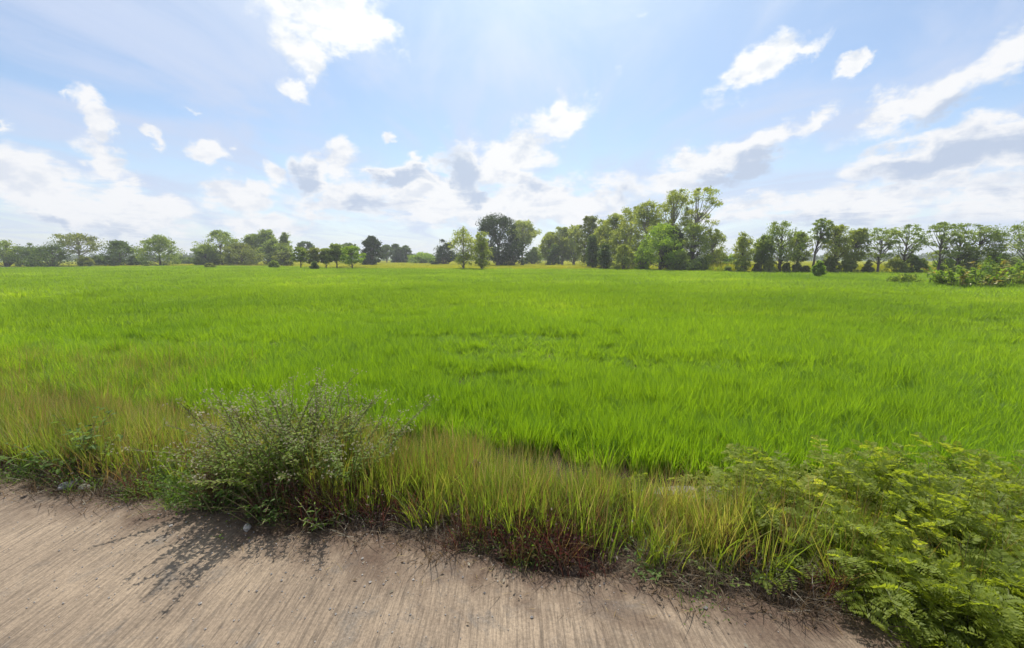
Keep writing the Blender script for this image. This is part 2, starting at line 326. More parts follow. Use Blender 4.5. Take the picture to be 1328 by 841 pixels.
def scatter(name, pts, rots, scl, idx, label):
    """one stuff object: a cloud of points, each carrying one of the tufts"""
    me = bpy.data.meshes.new(name); me.vertices.add(len(pts)); me.vertices.foreach_set('co', np.asarray(pts, np.float32).ravel())
    for nm, ty, val, key in (('rot', 'FLOAT_VECTOR', rots, 'vector'), ('scl', 'FLOAT_VECTOR', scl, 'vector'), ('idx', 'INT', idx, 'value')):
        at = me.attributes.new(nm, ty, 'POINT'); at.data.foreach_set(key, np.asarray(val, np.int32 if ty == 'INT' else np.float32).ravel())
    o = bpy.data.objects.new(name, me); COL.objects.link(o)
    ng = bpy.data.node_groups.new(name, 'GeometryNodeTree')
    ng.interface.new_socket('Geometry', in_out='INPUT', socket_type='NodeSocketGeometry'); ng.interface.new_socket('Geometry', in_out='OUTPUT', socket_type='NodeSocketGeometry')
    nd, lk = ng.nodes, ng.links
    gi, go = nd.new('NodeGroupInput'), nd.new('NodeGroupOutput'); ip = nd.new('GeometryNodeInstanceOnPoints'); ci = nd.new('GeometryNodeCollectionInfo')
    ci.inputs['Collection'].default_value = PROTO; ci.inputs['Separate Children'].default_value = True; ci.inputs['Reset Children'].default_value = True
    ip.inputs['Pick Instance'].default_value = True
    def attr(nm, ty):
        a = nd.new('GeometryNodeInputNamedAttribute'); a.data_type = ty; a.inputs['Name'].default_value = nm; return a.outputs['Attribute']
    lk.new(gi.outputs[0], ip.inputs['Points']); lk.new(ci.outputs[0], ip.inputs['Instance'])
    lk.new(attr('idx', 'INT'), ip.inputs['Instance Index']); lk.new(attr('rot', 'FLOAT_VECTOR'), ip.inputs['Rotation']); lk.new(attr('scl', 'FLOAT_VECTOR'), ip.inputs['Scale'])
    lk.new(ip.outputs[0], go.inputs[0])
    md = o.modifiers.new('tufts', 'NODES'); md.node_group = ng
    tag(o, label, kind='stuff')
    return o
def rand_rot(n, tilt=0.08):
    return np.stack([rng.normal(0, tilt, n), rng.normal(0, tilt, n), rng.uniform(0, 6.283, n)], -1)

r_ = np.random.default_rng(3)
RICE_NEAR = [proto('rice_tuft', blades(58, 0.11, (0.36, 0.70), 0.0105, (0.06, 0.42), r_, 4), M['rice']) for _ in range(5)]
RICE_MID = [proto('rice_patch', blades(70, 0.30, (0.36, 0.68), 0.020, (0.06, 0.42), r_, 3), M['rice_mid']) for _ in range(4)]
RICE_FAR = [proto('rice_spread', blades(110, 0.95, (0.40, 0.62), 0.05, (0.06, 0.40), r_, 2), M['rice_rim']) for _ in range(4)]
YEL_FAR = [proto('ripe_spread', blades(110, 1.6, (0.45, 0.75), 0.09, (0.1, 0.5), r_, 2), M['far_rice']) for _ in range(3)]
def seedy(r):
    g = blades(36, 0.11, (0.28, 0.62), 0.0075, (0.08, 0.5), r, 4)
    blades(9, 0.08, (0.45, 0.8), 0.0035, (0.08, 0.3), r, 4, g=g, m=1)
    return g
VERGE = [proto('verge_tuft', seedy(r_), [M['verge'], M['straw']]) for _ in range(5)]
STRAW = [proto('dry_tuft', blades(34, 0.12, (0.2, 0.55), 0.005, (0.15, 0.8), r_, 4), M['straw']) for _ in range(3)]
def redweed(r):
    g = blades(34, 0.12, (0.14, 0.44), 0.006, (0.15, 0.7), r, 3)
    n = 30; c = np.stack([r.normal(0, 0.09, n), r.normal(0, 0.09, n), r.uniform(0.02, 0.22, n)], -1)
    a = unit(r.normal(0, 1, (n, 3)) * [1, 1, 0.5]); b = unit(np.cross(a, r.normal(0, 1, (n, 3))))
    g.leaves(c, a, b, r.uniform(0.02, 0.045, n), r.uniform(0.010, 0.02, n)); return g
RED = [proto('red_tuft', redweed(r_), M['red']) for _ in range(3)]
def lowherb(r):
    g = blades(26, 0.12, (0.08, 0.28), 0.006, (0.2, 1.0), r, 3)
    n = 90; c = np.stack([r.normal(0, 0.10, n), r.normal(0, 0.10, n), r.uniform(0.02, 0.2, n)], -1)
    a = unit(r.normal(0, 1, (n, 3)) * [1, 1, 0.5]); b = unit(np.cross(a, r.normal(0, 1, (n, 3))))
    g.leaves(c, a, b, r.uniform(0.015, 0.036, n), r.uniform(0.007, 0.015, n)); return g
HERB = [proto('herb_tuft', lowherb(r_), M['herb']) for _ in range(3)]
DRYLOW = [proto('withered_tuft', blades(34, 0.16, (0.08, 0.26), 0.006, (0.4, 1.5), r_, 3), M['brown']) for _ in range(2)]

def polar(n, d0, d1, half):
    d = np.sqrt(rng.uniform(d0 * d0, d1 * d1, n)); a = rng.uniform(-half, half, n); return d * np.sin(a), d * np.cos(a)

def FAR_EDGE(u):        # depth of the paddy's far rim, by bearing x / y
    return np.interp(u, [-1.6, -0.75, -0.55, -0.40, 0.25, 0.5, 1.3], [150, 152, 140, 112, 104, 86, 74])
def rice_field():
    P, RO, S, I = [], [], [], []
    H = R(70)
    for d0, d1, dens, kinds, sx in ((4.5, 11, 38, RICE_NEAR, 1.0), (11, 22, 25, RICE_NEAR, 1.2), (22, 45, 9.5, RICE_MID, 1.1), (45, 85, 3.2, RICE_MID, 1.9), (85, 185, 0.75, RICE_FAR, 1.5)):
        n = int(H * (d1 * d1 - d0 * d0) * dens)
        x, y = polar(n, d0, d1, H)
        ed = rice_edge(x) + (fbm(x * 1.1, y * 1.1, 21) - 0.5) * 1.0
        gap = fbm(x * 0.22, y * 0.75, 31, 3)                    # thin, trodden-looking rows
        pz = fbm(x * 0.45, y * 1.1, 41, 4)
        keep = (y > ed) & (y < FAR_EDGE(x / y))
        thin = np.clip((gap - 0.54) / 0.10, 0, 1) * (y > 8.5) * (y < 70)
        keep &= rng.uniform(0, 1, n) > thin * 0.15
        # weedy left margin: the rice gives way
        lm = np.clip((-x - 4 - 0.25 * y) / 3, 0, 1) * np.clip((13 - y) / 4, 0, 1)
        keep &= rng.uniform(0, 1, n) > lm * 0.75
        x, y, thin, pz = x[keep], y[keep], thin[keep], pz[keep]; n = len(x)
        cl = fbm(x * 2.6, y * 2.6, 47, 2)
        hz = (0.58 + 0.50 * pz) * (0.66 + 0.68 * cl) * (1 - 0.45 * thin) * rng.uniform(0.85, 1.12, n)
        P.append(np.stack([x, y, ground_h(x, y)], -1)); RO.append(rand_rot(n, 0.07))
        S.append(np.stack([np.full(n, sx) * rng.uniform(0.85, 1.2, n)] * 2 + [hz], -1)); I.append(rng.choice(kinds, n))
    scatter('rice_field', np.concatenate(P), np.concatenate(RO), np.concatenate(S), np.concatenate(I), 'bright green young rice covering the wide flat paddy')
rice_field()

def far_field():
    H = R(66); n = 34000
    x, y = polar(n, 78, 420, H)
    keep = (y > FAR_EDGE(x / y) + 3)
    x, y = x[keep], y[keep]; n = len(x)
    sx = np.clip(y / 140, 0.8, 2.4)
    scatter('ripening_field', np.stack([x, y, ground_h(x, y)], -1), rand_rot(n, 0.05), np.stack([sx, sx, rng.uniform(0.45, 0.8, n)], -1), rng.choice(YEL_FAR, n), 'yellow green ripening fields beyond the dyke and its trees')
far_field()

def verge():
    def make(name, label, dens, s0, s1, kinds, hs, prob, tilt=0.12, t0=-26, t1=14):
        n = int((t1 - t0) * (s1 - s0) * dens)
        s = rng.uniform(s0, s1, n); t = rng.uniform(t0, t1, n)
        x, y = st(s, t); wob = (fbm(t * 2.1, t * 0 + 5, 11) - 0.5) * 0.5
        keep = (rng.uniform(0, 1, n) < prob(s - wob, t, x, y))
        x, y, s = x[keep], y[keep], s[keep]; n = len(x)
        k = rng.uniform(hs[0], hs[1], n) * (0.7 + 0.6 * fbm(x * 1.2, y * 1.2, 51))
        k = k * (1 - 0.5 * np.exp(-((x - 1.7) / 1.1) ** 2) * np.clip((s - 0.7) / 0.5, 0, 1))
        w = rng.uniform(0.85, 1.2, n)
        scatter(name, np.stack([x, y, ground_h(x, y)], -1), rand_rot(n, tilt), np.stack([w, w, k], -1), rng.choice(kinds, n), label)
    def inside(x, y, a=0.0): return np.clip((rice_edge(x) - a - 0.75 * np.exp(-((x - 1.9) / 1.5) ** 2) - y) / 0.7, 0, 1)
    bare = lambda x, y: np.clip(np.hypot((x - on_ground(940, 662, -.34)[0]) / 1.0, (y - on_ground(940, 662, -.34)[1]) / 0.45) - 0.4, 0, 1)
    def p_v(s, t, x, y):
        return (1 - 0.8 * np.clip((x - 2.0) / 0.5, 0, 1) * np.clip((s - 0.1) / 0.4, 0, 1)) * np.clip((s - 0.08) / 0.35, 0, 1) * np.maximum(inside(x, y, 0.5), 0.35 * np.clip((-x - 3 - 0.3 * y) / 2, 0, 1) * np.clip((13 - y) / 4, 0, 1)) * (0.35 + 0.65 * np.clip(fbm(x * 0.8, y * 0.8, 61) * 2.4 - 0.6, 0, 1)) * bare(x, y)
    make('verge_grass', 'yellow green tall grass on the roadside verge', 70, 0.15, 6.5, VERGE, (0.85, 1.25), p_v)
    def p_s(s, t, x, y):
        left = np.clip((-x - 2.5) / 2, 0, 1)
        return np.clip((s - 0.1) / 0.3, 0, 1) * inside(x, y, 0.2) * (0.35 + 0.45 * left) * np.clip(fbm(x * 0.9, y * 0.9, 71) * 3 - 0.8, 0, 1) * bare(x, y)
    make('dry_grass', 'dry straw coloured grass standing among the verge grass', 42, 0.05, 6.5, STRAW, (0.7, 1.3), p_s, 0.2)
    make('red_weeds', 'low purplish red weeds at the foot of the verge', 85, -0.1, 1.3, RED, (0.8, 1.5), lambda s, t, x, y: np.clip((s + 0.02) / 0.15, 0, 1) * np.clip((1.2 - s) / 0.4, 0, 1) * np.clip(fbm(x * 0.9, y * 0.9, 81) * 4 - 1.6, 0, 1) * np.clip(1 + (t + 2) / 3, 0.25, 1), 0.2)
    make('low_weeds', 'low dark green weeds along the edge of the road', 95, -0.25, 2.6, HERB, (0.7, 1.4), lambda s, t, x, y: np.clip((s + 0.1) / 0.2, 0, 1) * inside(x, y, 0.3) * np.clip(fbm(x * 1.3, y * 1.3, 91) * 4 - 1.5, 0, 1) * bare(x, y), 0.2)
    make('withered_grass', 'brown withered grass lying along the edge of the road', 85, -0.35, 1.2, DRYLOW, (0.7, 1.4), lambda s, t, x, y: np.clip((s + 0.25) / 0.25, 0, 1) * np.clip((1.1 - s) / 0.4, 0, 1) * np.clip(fbm(x * 1.6, y * 1.6, 95) * 3 - 0.9, 0, 1), 0.25)
    def p_m(s, t, x, y):
        return np.clip(1 - np.abs(y - rice_edge(x) - 0.1) / 0.7, 0, 1) * np.clip(fbm(x * 1.6, y * 1.6, 97) * 3 - 1.0, 0, 1) * bare(x, y)
    make('paddy_edge_weeds', 'short dark weeds and grass in the wet strip beside the rice', 40, 1.4, 5, HERB + STRAW[:1], (0.7, 1.3), p_m, 0.2)
verge()

# far dyke weeds: a low grassy rim behind the paddy
def dyke():
    n = 5200; u = rng.uniform(-1.5, 1.35, n); y = FAR_EDGE(u) + rng.normal(1.2, 0.7, n); x = u * y
    k = rng.uniform(0.8, 1.8, n) * np.clip(fbm(u * 14, u * 0, 3) * 2.2 - 0.5, 0.15, 1.5)
    scatter('dyke_grass', np.stack([x, y, ground_h(x, y)], -1), rand_rot(n, 0.2), np.stack([2.6 * np.ones(n), 2.6 * np.ones(n), k * 1.1], -1), rng.choice(HERB + VERGE + STRAW[:1], n), 'rough grass along the low dyke behind the rice')
dyke()
def undergrowth():
    n = 2600; u = rng.uniform(0.42, 1.32, n); y = FAR_EDGE(u) + rng.uniform(1.5, 9, n); x = u * y
    k = np.clip(fbm(u * 26, y * 0.25, 8) * 3.2 - 0.8, 0.2, 1.8)
    scatter('dyke_undergrowth', np.stack([x, y, ground_h(x, y)], -1), rand_rot(n, 0.2), np.stack([1.3 * np.ones(n), 1.3 * np.ones(n), k * 1.7], -1), rng.choice(YEL_FAR + RICE_FAR, n), 'yellow green scrub and tall grass under the trees of the right dyke')
undergrowth()

# gravel on the road
def gravel():
    g = Geo(); n = 1500
    t = rng.normal(-2.3, 2.2, n); s = -np.abs(rng.normal(0.15, 0.75, n)); x, y = st(s, t); sz = rng.gamma(1.6, 0.0018, n) + 0.0018
    oct_ = np.array([[1, 0, 0], [-1, 0, 0], [0, 1, 0], [0, -1, 0], [0, 0, 0.7], [0, 0, -0.7]])
    tri = np.array([[0, 2, 4], [2, 1, 4], [1, 3, 4], [3, 0, 4], [2, 0, 5], [1, 2, 5], [3, 1, 5], [0, 3, 5]])
    V = np.stack([x, y, sz * 0.4 + 0.002], -1)[:, None] + oct_[None] * sz[:, None, None] * rng.uniform(0.6, 1.3, (n, 6, 1))
    g.add(V.reshape(-1, 3), (np.arange(n)[:, None, None] * 6 + tri[None]).reshape(-1, 3))
    tag(g.build('gravel', M['stone']), 'loose gravel scattered over the worn edge of the road', kind='stuff')
gravel()

def leaf_litter():
    g = Geo(); n = 900
    t = rng.uniform(-9, 5, n); s = 0.12 - np.abs(rng.normal(0, 0.28, n)); x, y = st(s, t)
    p = np.stack([x, y, 0.008 + rng.uniform(0, 0.012, n)], -1)
    a = unit(rng.normal(0, 1, (n, 3)) * [1, 1, 0.18]); b = unit(np.cross(np.array([0, 0, 1.0]) + rng.normal(0, 0.25, (n, 3)), a))
    k = rng.uniform(0, 1, n) < 0.5
    L = np.where(k, rng.uniform(0.02, 0.045, n), rng.uniform(0.05, 0.13, n)); W = np.where(k, L * 0.5, 0.004)
    g.leaves(p[k], a[k], b[k], L[k], W[k], 0); g.leaves(p[~k], a[~k], b[~k], L[~k], W[~k], 1)
    tag(g.build('leaf_litter', [M['brown'], M['straw']]), 'dry fallen leaves and bits of straw along the edge of the road', kind='stuff')
leaf_litter()

# ------------------------------------------------------------------ stones and litter
def rock(name, label, cat, px, py, size, mat, seed, flat=0.5):
    r = np.random.default_rng(seed); c = on_ground(px, py, 0.01)
    import bmesh
    bm = bmesh.new(); bmesh.ops.create_icosphere(bm, subdivisions=3, radius=1)
    ax = r.normal(0, 1, (9, 3)); ax /= np.linalg.norm(ax, axis=1)[:, None]; lim = r.uniform(0.55, 0.9, 9)
    for v in bm.verts:
        p = np.array(v.co)
        for a, l in zip(ax, lim):
            k = p @ a
            if k > l: p = p - a * (k - l)
        p = p * (1 + 0.06 * math.sin(7 * p[0] + seed) * math.cos(6 * p[1]))
        v.co = p * np.array([size[0], size[1], size[2]]) / 2
    me = bpy.data.meshes.new(name); bm.to_mesh(me); bm.free(); me.materials.append(mat)
    o = bpy.data.objects.new(name, me); COL.objects.link(o); o.location = (c[0], c[1], size[2] * 0.3); o.rotation_euler = (r.normal(0, .1), r.normal(0, .1), r.uniform(0, 3))
    return tag(o, label, cat)
rock('stone', 'bluish grey flat stone at the verge edge on the far left', 'stone', 86, 632, (0.24, 0.16, 0.09), M['grey_stone'], 1)
rock('stone', 'small pale stone right beside the bluish grey flat stone', 'stone', 109, 633, (0.17, 0.10, 0.06), M['stone'], 2)
rock('stone', 'pale beige stone on the road edge below the seedhead shrubs', 'stone', 321, 685, (0.11, 0.07, 0.04), M['stone'], 3)
def scrap():
    g = Geo(); c = on_ground(616, 640, -0.05)
    nu = 7; u = np.linspace(-1, 1, nu); U, V = np.meshgrid(u, u); r = np.random.default_rng(5)
    X = U * 0.05; Z = V * 0.07; Y = 0.02 * np.sin(3 * U + 2 * V) + r.normal(0, 0.006, U.shape)
    idx = np.arange(nu * nu).reshape(nu, nu); q = np.stack([idx[:-1, :-1], idx[:-1, 1:], idx[1:, 1:], idx[1:, :-1]], -1).reshape(-1, 4)
    for off in (0, 0.004): g.add(np.stack([X, Y + off, Z], -1), q)
    o = g.build('litter_scrap', M['litter'], smooth=True); o.location = (c[0], c[1], 0.28); o.rotation_euler = (0.4, 0.3, 0.2)
    tag(o, 'pale pinkish scrap of litter caught in the verge grass', 'litter')
scrap()

# ------------------------------------------------------------------ shrubs and weeds by the road
def arch(r, base, az, el, L, droop, n=9):
    pts = [np.array(base, float)]; d = np.array([math.cos(az) * math.cos(el), math.sin(az) * math.cos(el), math.sin(el)])
    for i in range(n - 1):
        pts.append(pts[-1] + d * L / (n - 1)); d = d + np.array([0, 0, -droop / (n - 1)]) + r.normal(0, 0.05, 3); d /= np.linalg.norm(d)
    return np.array(pts)
def interp(pts, t):
    k = np.clip(t, 0, 0.9999) * (len(pts) - 1); i = k.astype(int); f = (k - i)[:, None]
    return pts[i] * (1 - f) + pts[i + 1] * f, unit(pts[i + 1] - pts[i])
def pinnate(g, P, D, Nn, L, r, pairs=9, lw=0.007, ll=0.028, m=0):
    """compound leaves: rachis at P along D in the plane normal to Nn, each with pairs of leaflets"""
    n = len(P); Sd = unit(np.cross(D, Nn)); Nn = np.cross(Sd, D)
    T = np.linspace(0.12, 1, pairs)
    sag = (T ** 2)[None, :, None] * 0.25 * L[:, None, None] * np.array([0, 0, -1])
    c = P[:, None] + D[:, None] * (L[:, None] * T)[..., None] + sag
    prof = np.sin(np.clip(T * 0.85 + 0.2, 0, 1) * math.pi) * 0.6 + 0.5
    for sg in (-1, 1):
        a = unit(Sd[:, None] * sg + D[:, None] * 0.35 + Nn[:, None] * 0.18 + r.normal(0, 0.12, c.shape))
        b = unit(np.cross(a, Nn[:, None] + r.normal(0, 0.25, c.shape)))
        LL = (ll * prof[None] * (L / L.mean())[:, None])
        cc = c + a * (LL / 2)[..., None]
        g.leaves(cc.reshape(-1, 3), a.reshape(-1, 3), b.reshape(-1, 3), LL.ravel(), (lw * (0.8 + 0.4 * r.uniform(0, 1, LL.shape))).ravel(), m)
def feathery(px, py, z, h, rad, nb, label, seed, mat='feather', leaf=0.15, lean=(0, 0), group=None, name='feathery_shrub', cat='shrub'):
    r = np.random.default_rng(seed); c = on_ground(px, py, z); c[2] = float(ground_h(c[0], c[1]))
    root = thing(name, label, cat, c, group)
    gs, gl = Geo(), Geo()
    for i in range(nb):
        az = r.uniform(0, 6.283); k = math.sqrt(r.uniform(0.02, 1))
        L = h * r.uniform(0.7, 1.05) * (1 + 0.35 * k); el = R(80 - 50 * k)
        b0 = np.array([r.normal(0, 0.10 * rad), r.normal(0, 0.10 * rad), -0.03])
        p = arch(r, b0, az, el, L, 0.9 * k + 0.35, 10)
        tt = np.linspace(0, 1, 10)[:, None]; p[:, 0:2] += tt ** 1.5 * np.array(lean)
        gs.tube(p, np.linspace(0.007, 0.0015, 10) * (0.5 + 0.5 * h), 5)
        nl = int(L / 0.034); t = np.linspace(0.12, 0.995, nl) + r.normal(0, 0.01, nl)
        P, D = interp(p, t)
        side = unit(np.cross(D, np.array([0, 0, 1.0]) + r.normal(0, 0.3, D.shape))) * np.where(np.arange(nl) % 2, 1, -1)[:, None]
        dd = unit(D * 0.55 + side * 0.9 + np.array([0, 0, 0.12]) + r.normal(0, 0.15, D.shape))
        nn = unit(np.array([0, 0, 1.0]) + r.normal(0, 0.35, D.shape))
        pinnate(gl, P, dd, nn, leaf * r.uniform(0.7, 1.15, nl) * (1 - 0.3 * np.clip(t, 0, 1) ** 3), r, 9, 0.0155, 0.05)
    gs.build('stem', M['green_stem'], root); gl.build('foliage', M[mat], root)
    return root
def broad_leaves(g, P, D, L, W, r, m=0):
    """folded, drooping blade leaves: two halves, three segments each"""
    n = len(P); up = np.array([0, 0, 1.0]); S = unit(np.cross(D, up + r.normal(0, 0.2, D.shape))); Nn = np.cross(S, D)
    for sg in (-1, 1):
        ts = [0, 0.35, 0.7, 1]; wf = [0.12, 1, 0.7, 0.02]; V = []
        for t, k in zip(ts, wf):
            mid = P + D * (L * t)[:, None] + up * (-0.22 * L * t * t)[:, None]
            V += [mid, mid + S * (sg * W * k / 2)[:, None] + Nn * (W * k * 0.18)[:, None]]
        V = np.stack(V, 1)
        q = np.array([[0, 1, 3, 2], [2, 3, 5, 4], [4, 5, 7, 6]])
        g.add(V.reshape(-1, 3), (np.arange(n)[:, None, None] * 8 + q[None]).reshape(-1, 4), m)
def weed(px, py, z, h, spread, ns, leafL, label, seed, mat='herb', stem='stem', name='leafy_weed', cat='weed', heads=0, pitch=0.05, el0=84, leafW=0.42, group=None, droop=0.5):
    r = np.random.default_rng(seed); c = on_ground(px, py, z); c[2] = float(ground_h(c[0], c[1]))
    root = thing(name, label, cat, c, group); gs, gl, gh = Geo(), Geo(), Geo()
    for i in range(ns):
        az = r.uniform(0, 6.283); k = math.sqrt(r.uniform(0.02, 1)); L = h * r.uniform(0.7, 1.12)
        p = arch(r, (r.normal(0, 0.12 * spread * h), r.normal(0, 0.12 * spread * h), -0.03), az, R(el0 - 45 * k * spread), L, droop * k + 0.1, 9)
        gs.tube(p, np.linspace(0.006, 0.002, 9) * (0.5 + 0.6 * h), 5)
        nl = max(5, int(L / pitch)); t = np.linspace(0.12, 0.98, nl) + r.normal(0, 0.015, nl)
        P, D = interp(p, t); az2 = np.arange(nl) * 2.4 + r.uniform(0, 6)
        rad = np.stack([np.cos(az2), np.sin(az2), np.zeros(nl)], -1)
        dd = unit(rad + D * 0.35 + r.normal(0, 0.2, D.shape))
        LL = leafL * r.uniform(0.6, 1.15, nl) * (1.1 - 0.5 * np.clip(t, 0, 1) ** 2)
        broad_leaves(gl, P, dd, LL, LL * leafW, r)
        if heads:
            tip = p[-1]; nh = heads
            cc = tip + r.normal(0, 1, (nh, 3)) * np.array([0.055, 0.055, 0.018]) + np.array([0, 0, 0.02])
            for cpt in cc[::3]: gs.tube(np.array([p[-2], (p[-2] + cpt) / 2 + [0, 0, 0.004], cpt]), [0.0015, 0.0012, 0.001], 4)
            m_ = 7; ctr = np.repeat(cc, m_, 0); a = unit(r.normal(0, 1, ctr.shape) + [0, 0, 0.6]); b = unit(np.cross(a, r.normal(0, 1, ctr.shape)))
            gh.leaves(ctr + a * 0.006, a, b, r.uniform(0.012, 0.022, len(ctr)), 0.005)
    gs.build('stem', M[stem], root); gl.build('foliage', M[mat], root)
    if heads: gh.build('seed_heads', M['seed'], root)
    return root

Z0 = -0.02
# the big seedhead clump left of centre
weed(312, 640, Z0, 1.02, 0.75, 30, 0.07, 'tall leggy shrub with pinkish grey seed heads, left end of its clump', 101, 'grey_leaf', name='seedhead_shrub', cat='shrub', pitch=0.022, heads=8, group='seedhead shrubs on the verge', leafW=0.42)
weed(368, 640, Z0, 1.34, 0.72, 56, 0.07, 'tallest seedhead shrub, in the middle of the clump by the road', 102, 'grey_leaf', name='seedhead_shrub', cat='shrub', pitch=0.022, heads=9, group='seedhead shrubs on the verge', leafW=0.42)
weed(405, 636, Z0, 1.28, 0.7, 42, 0.07, 'bushy seedhead shrub just right of the tallest one', 103, 'grey_leaf', name='seedhead_shrub', cat='shrub', pitch=0.022, heads=9, group='seedhead shrubs on the verge', leafW=0.42)
weed(452, 640, Z0, 1.12, 0.65, 34, 0.072, 'seedhead shrub with pale silvery tops at the right end of its clump', 104, 'grey_leaf', name='seedhead_shrub', cat='shrub', pitch=0.022, heads=10, group='seedhead shrubs on the verge', leafW=0.42)
weed(285, 660, Z0, 0.62, 0.9, 34, 0.07, 'low green shrub in front of the leggy pinkish seedhead shrub', 105, 'herb', name='leafy_shrub', cat='shrub')
weed(350, 668, Z0, 0.60, 1.0, 44, 0.06, 'dense low dark shrub at the foot of the tallest seedhead shrub', 106, 'herb', name='leafy_shrub', cat='shrub')
weed(418, 682, Z0, 0.40, 1.0, 9, 0.10, 'small weed with pale long leaves beside the road, below the seedhead shrubs', 107, 'bright', stem='pale_stem', leafW=0.25)
weed(303, 690, Z0, 0.26, 1.1, 10, 0.06, 'short bright weed at the road edge near the pale beige stone', 108, 'bright')
weed(100, 614, Z0, 0.72, 0.9, 16, 0.13, 'broad leaved dark weed above the bluish grey stone on the left', 109, 'herb', leafW=0.5)
weed(132, 610, Z0, 0.55, 0.9, 9, 0.12, 'lime green weed right of the broad leaved dark weed', 110, 'bright', leafW=0.5)
weed(30, 600, Z0, 0.55, 0.9, 10, 0.08, 'brownish leggy weed at the left edge of the photo', 111, 'olive')
feathery(800, 668, -0.2, 0.52, 0.7, 16, 'small yellow green feathery plant alone in the middle verge grass', 112, 'feather', 0.11, name='feathery_weed', cat='weed')
feathery(905, 690, -0.1, 0.42, 0.7, 12, 'low feathery plant in grass beside the bare mud', 113, 'feather', 0.10, name='feathery_weed', cat='weed')
weed(700, 720, Z0, 0.25, 1.1, 12, 0.06, 'short dark weed on the road edge below the middle verge grass', 114, 'herb')
weed(845, 745, Z0, 0.32, 1.1, 14, 0.06, 'bushy dark weed at the road edge under the yellow verge grass', 115, 'herb')
weed(930, 752, Z0, 0.34, 1.0, 12, 0.06, 'straggly greyish weed at the road edge left of the feathery shrubs', 116, 'grey_leaf')
# the feathery mass on the right
GF = 'feathery shrubs on the right verge'
feathery(1010, 700, -0.2, 0.80, 1.0, 37, 'leftmost feathery shrub of the big mass, beside the mud', 121, leaf=0.15, group=GF)
feathery(1075, 690, -0.25, 0.95, 1.0, 49, 'tall feathery shrub at the back of the mass against the rice', 122, leaf=0.16, group=GF)
feathery(1150, 720, -0.15, 0.85, 1.1, 55, 'broad feathery shrub in the middle of the big mass', 123, leaf=0.16, group=GF)
feathery(1235, 735, -0.15, 0.90, 1.1, 58, 'dense feathery shrub behind the frontmost one by the right edge', 124, leaf=0.17, group=GF)
feathery(1330, 700, -0.3, 1.05, 1.1, 58, 'yellowish feathery shrub cut by the right photo edge', 125, leaf=0.17, group=GF)
feathery(1125, 750, -0.05, 0.60, 1.0, 34, 'low feathery shrub leaning towards the road from the mass', 126, leaf=0.14, lean=(0, -0.15), group=GF)
feathery(1215, 790, -0.02, 0.62, 1.1, 43, 'dark feathery shrub hanging over the road edge', 127, leaf=0.16, lean=(0, -0.15), group=GF)
feathery(1300, 815, -0.02, 0.75, 1.1, 49, 'frontmost feathery shrub in the bottom right corner', 128, leaf=0.17, lean=(0.05, -0.1), group=GF)

# ------------------------------------------------------------------ trees
PROF = {
    'round': lambda t: np.clip(1 - (1.75 * t - 0.72) ** 2, 0.05, 1) ** 0.6,
    'euc': lambda t: 0.45 + 0.55 * np.sin(np.clip(t * 1.05 + 0.05, 0, 1) * math.pi),
    'umbrella': lambda t: np.clip(1 - (1.5 * t - 0.62) ** 2 * 1.05, 0.08, 1) ** 0.5,
    'column': lambda t: 0.55 + 0.45 * np.sin(np.clip(t * 0.9 + 0.1, 0, 1) * math.pi),
    'bush': lambda t: np.sqrt(np.clip(1 - t ** 2.2 * 0.96, 0, 1)),
}
KIND = {  # crown base, clumps, leaves per clump, clump radius / width, flatness
    'round': (0.16, 90, 85, 0.115, 0.75), 'euc': (0.20, 84, 66, 0.125, 0.85), 'umbrella': (0.40, 62, 60, 0.105, 0.65),
    'column': (0.08, 60, 58, 0.17, 0.9), 'bush': (0.0, 70, 72, 0.12, 0.7)}
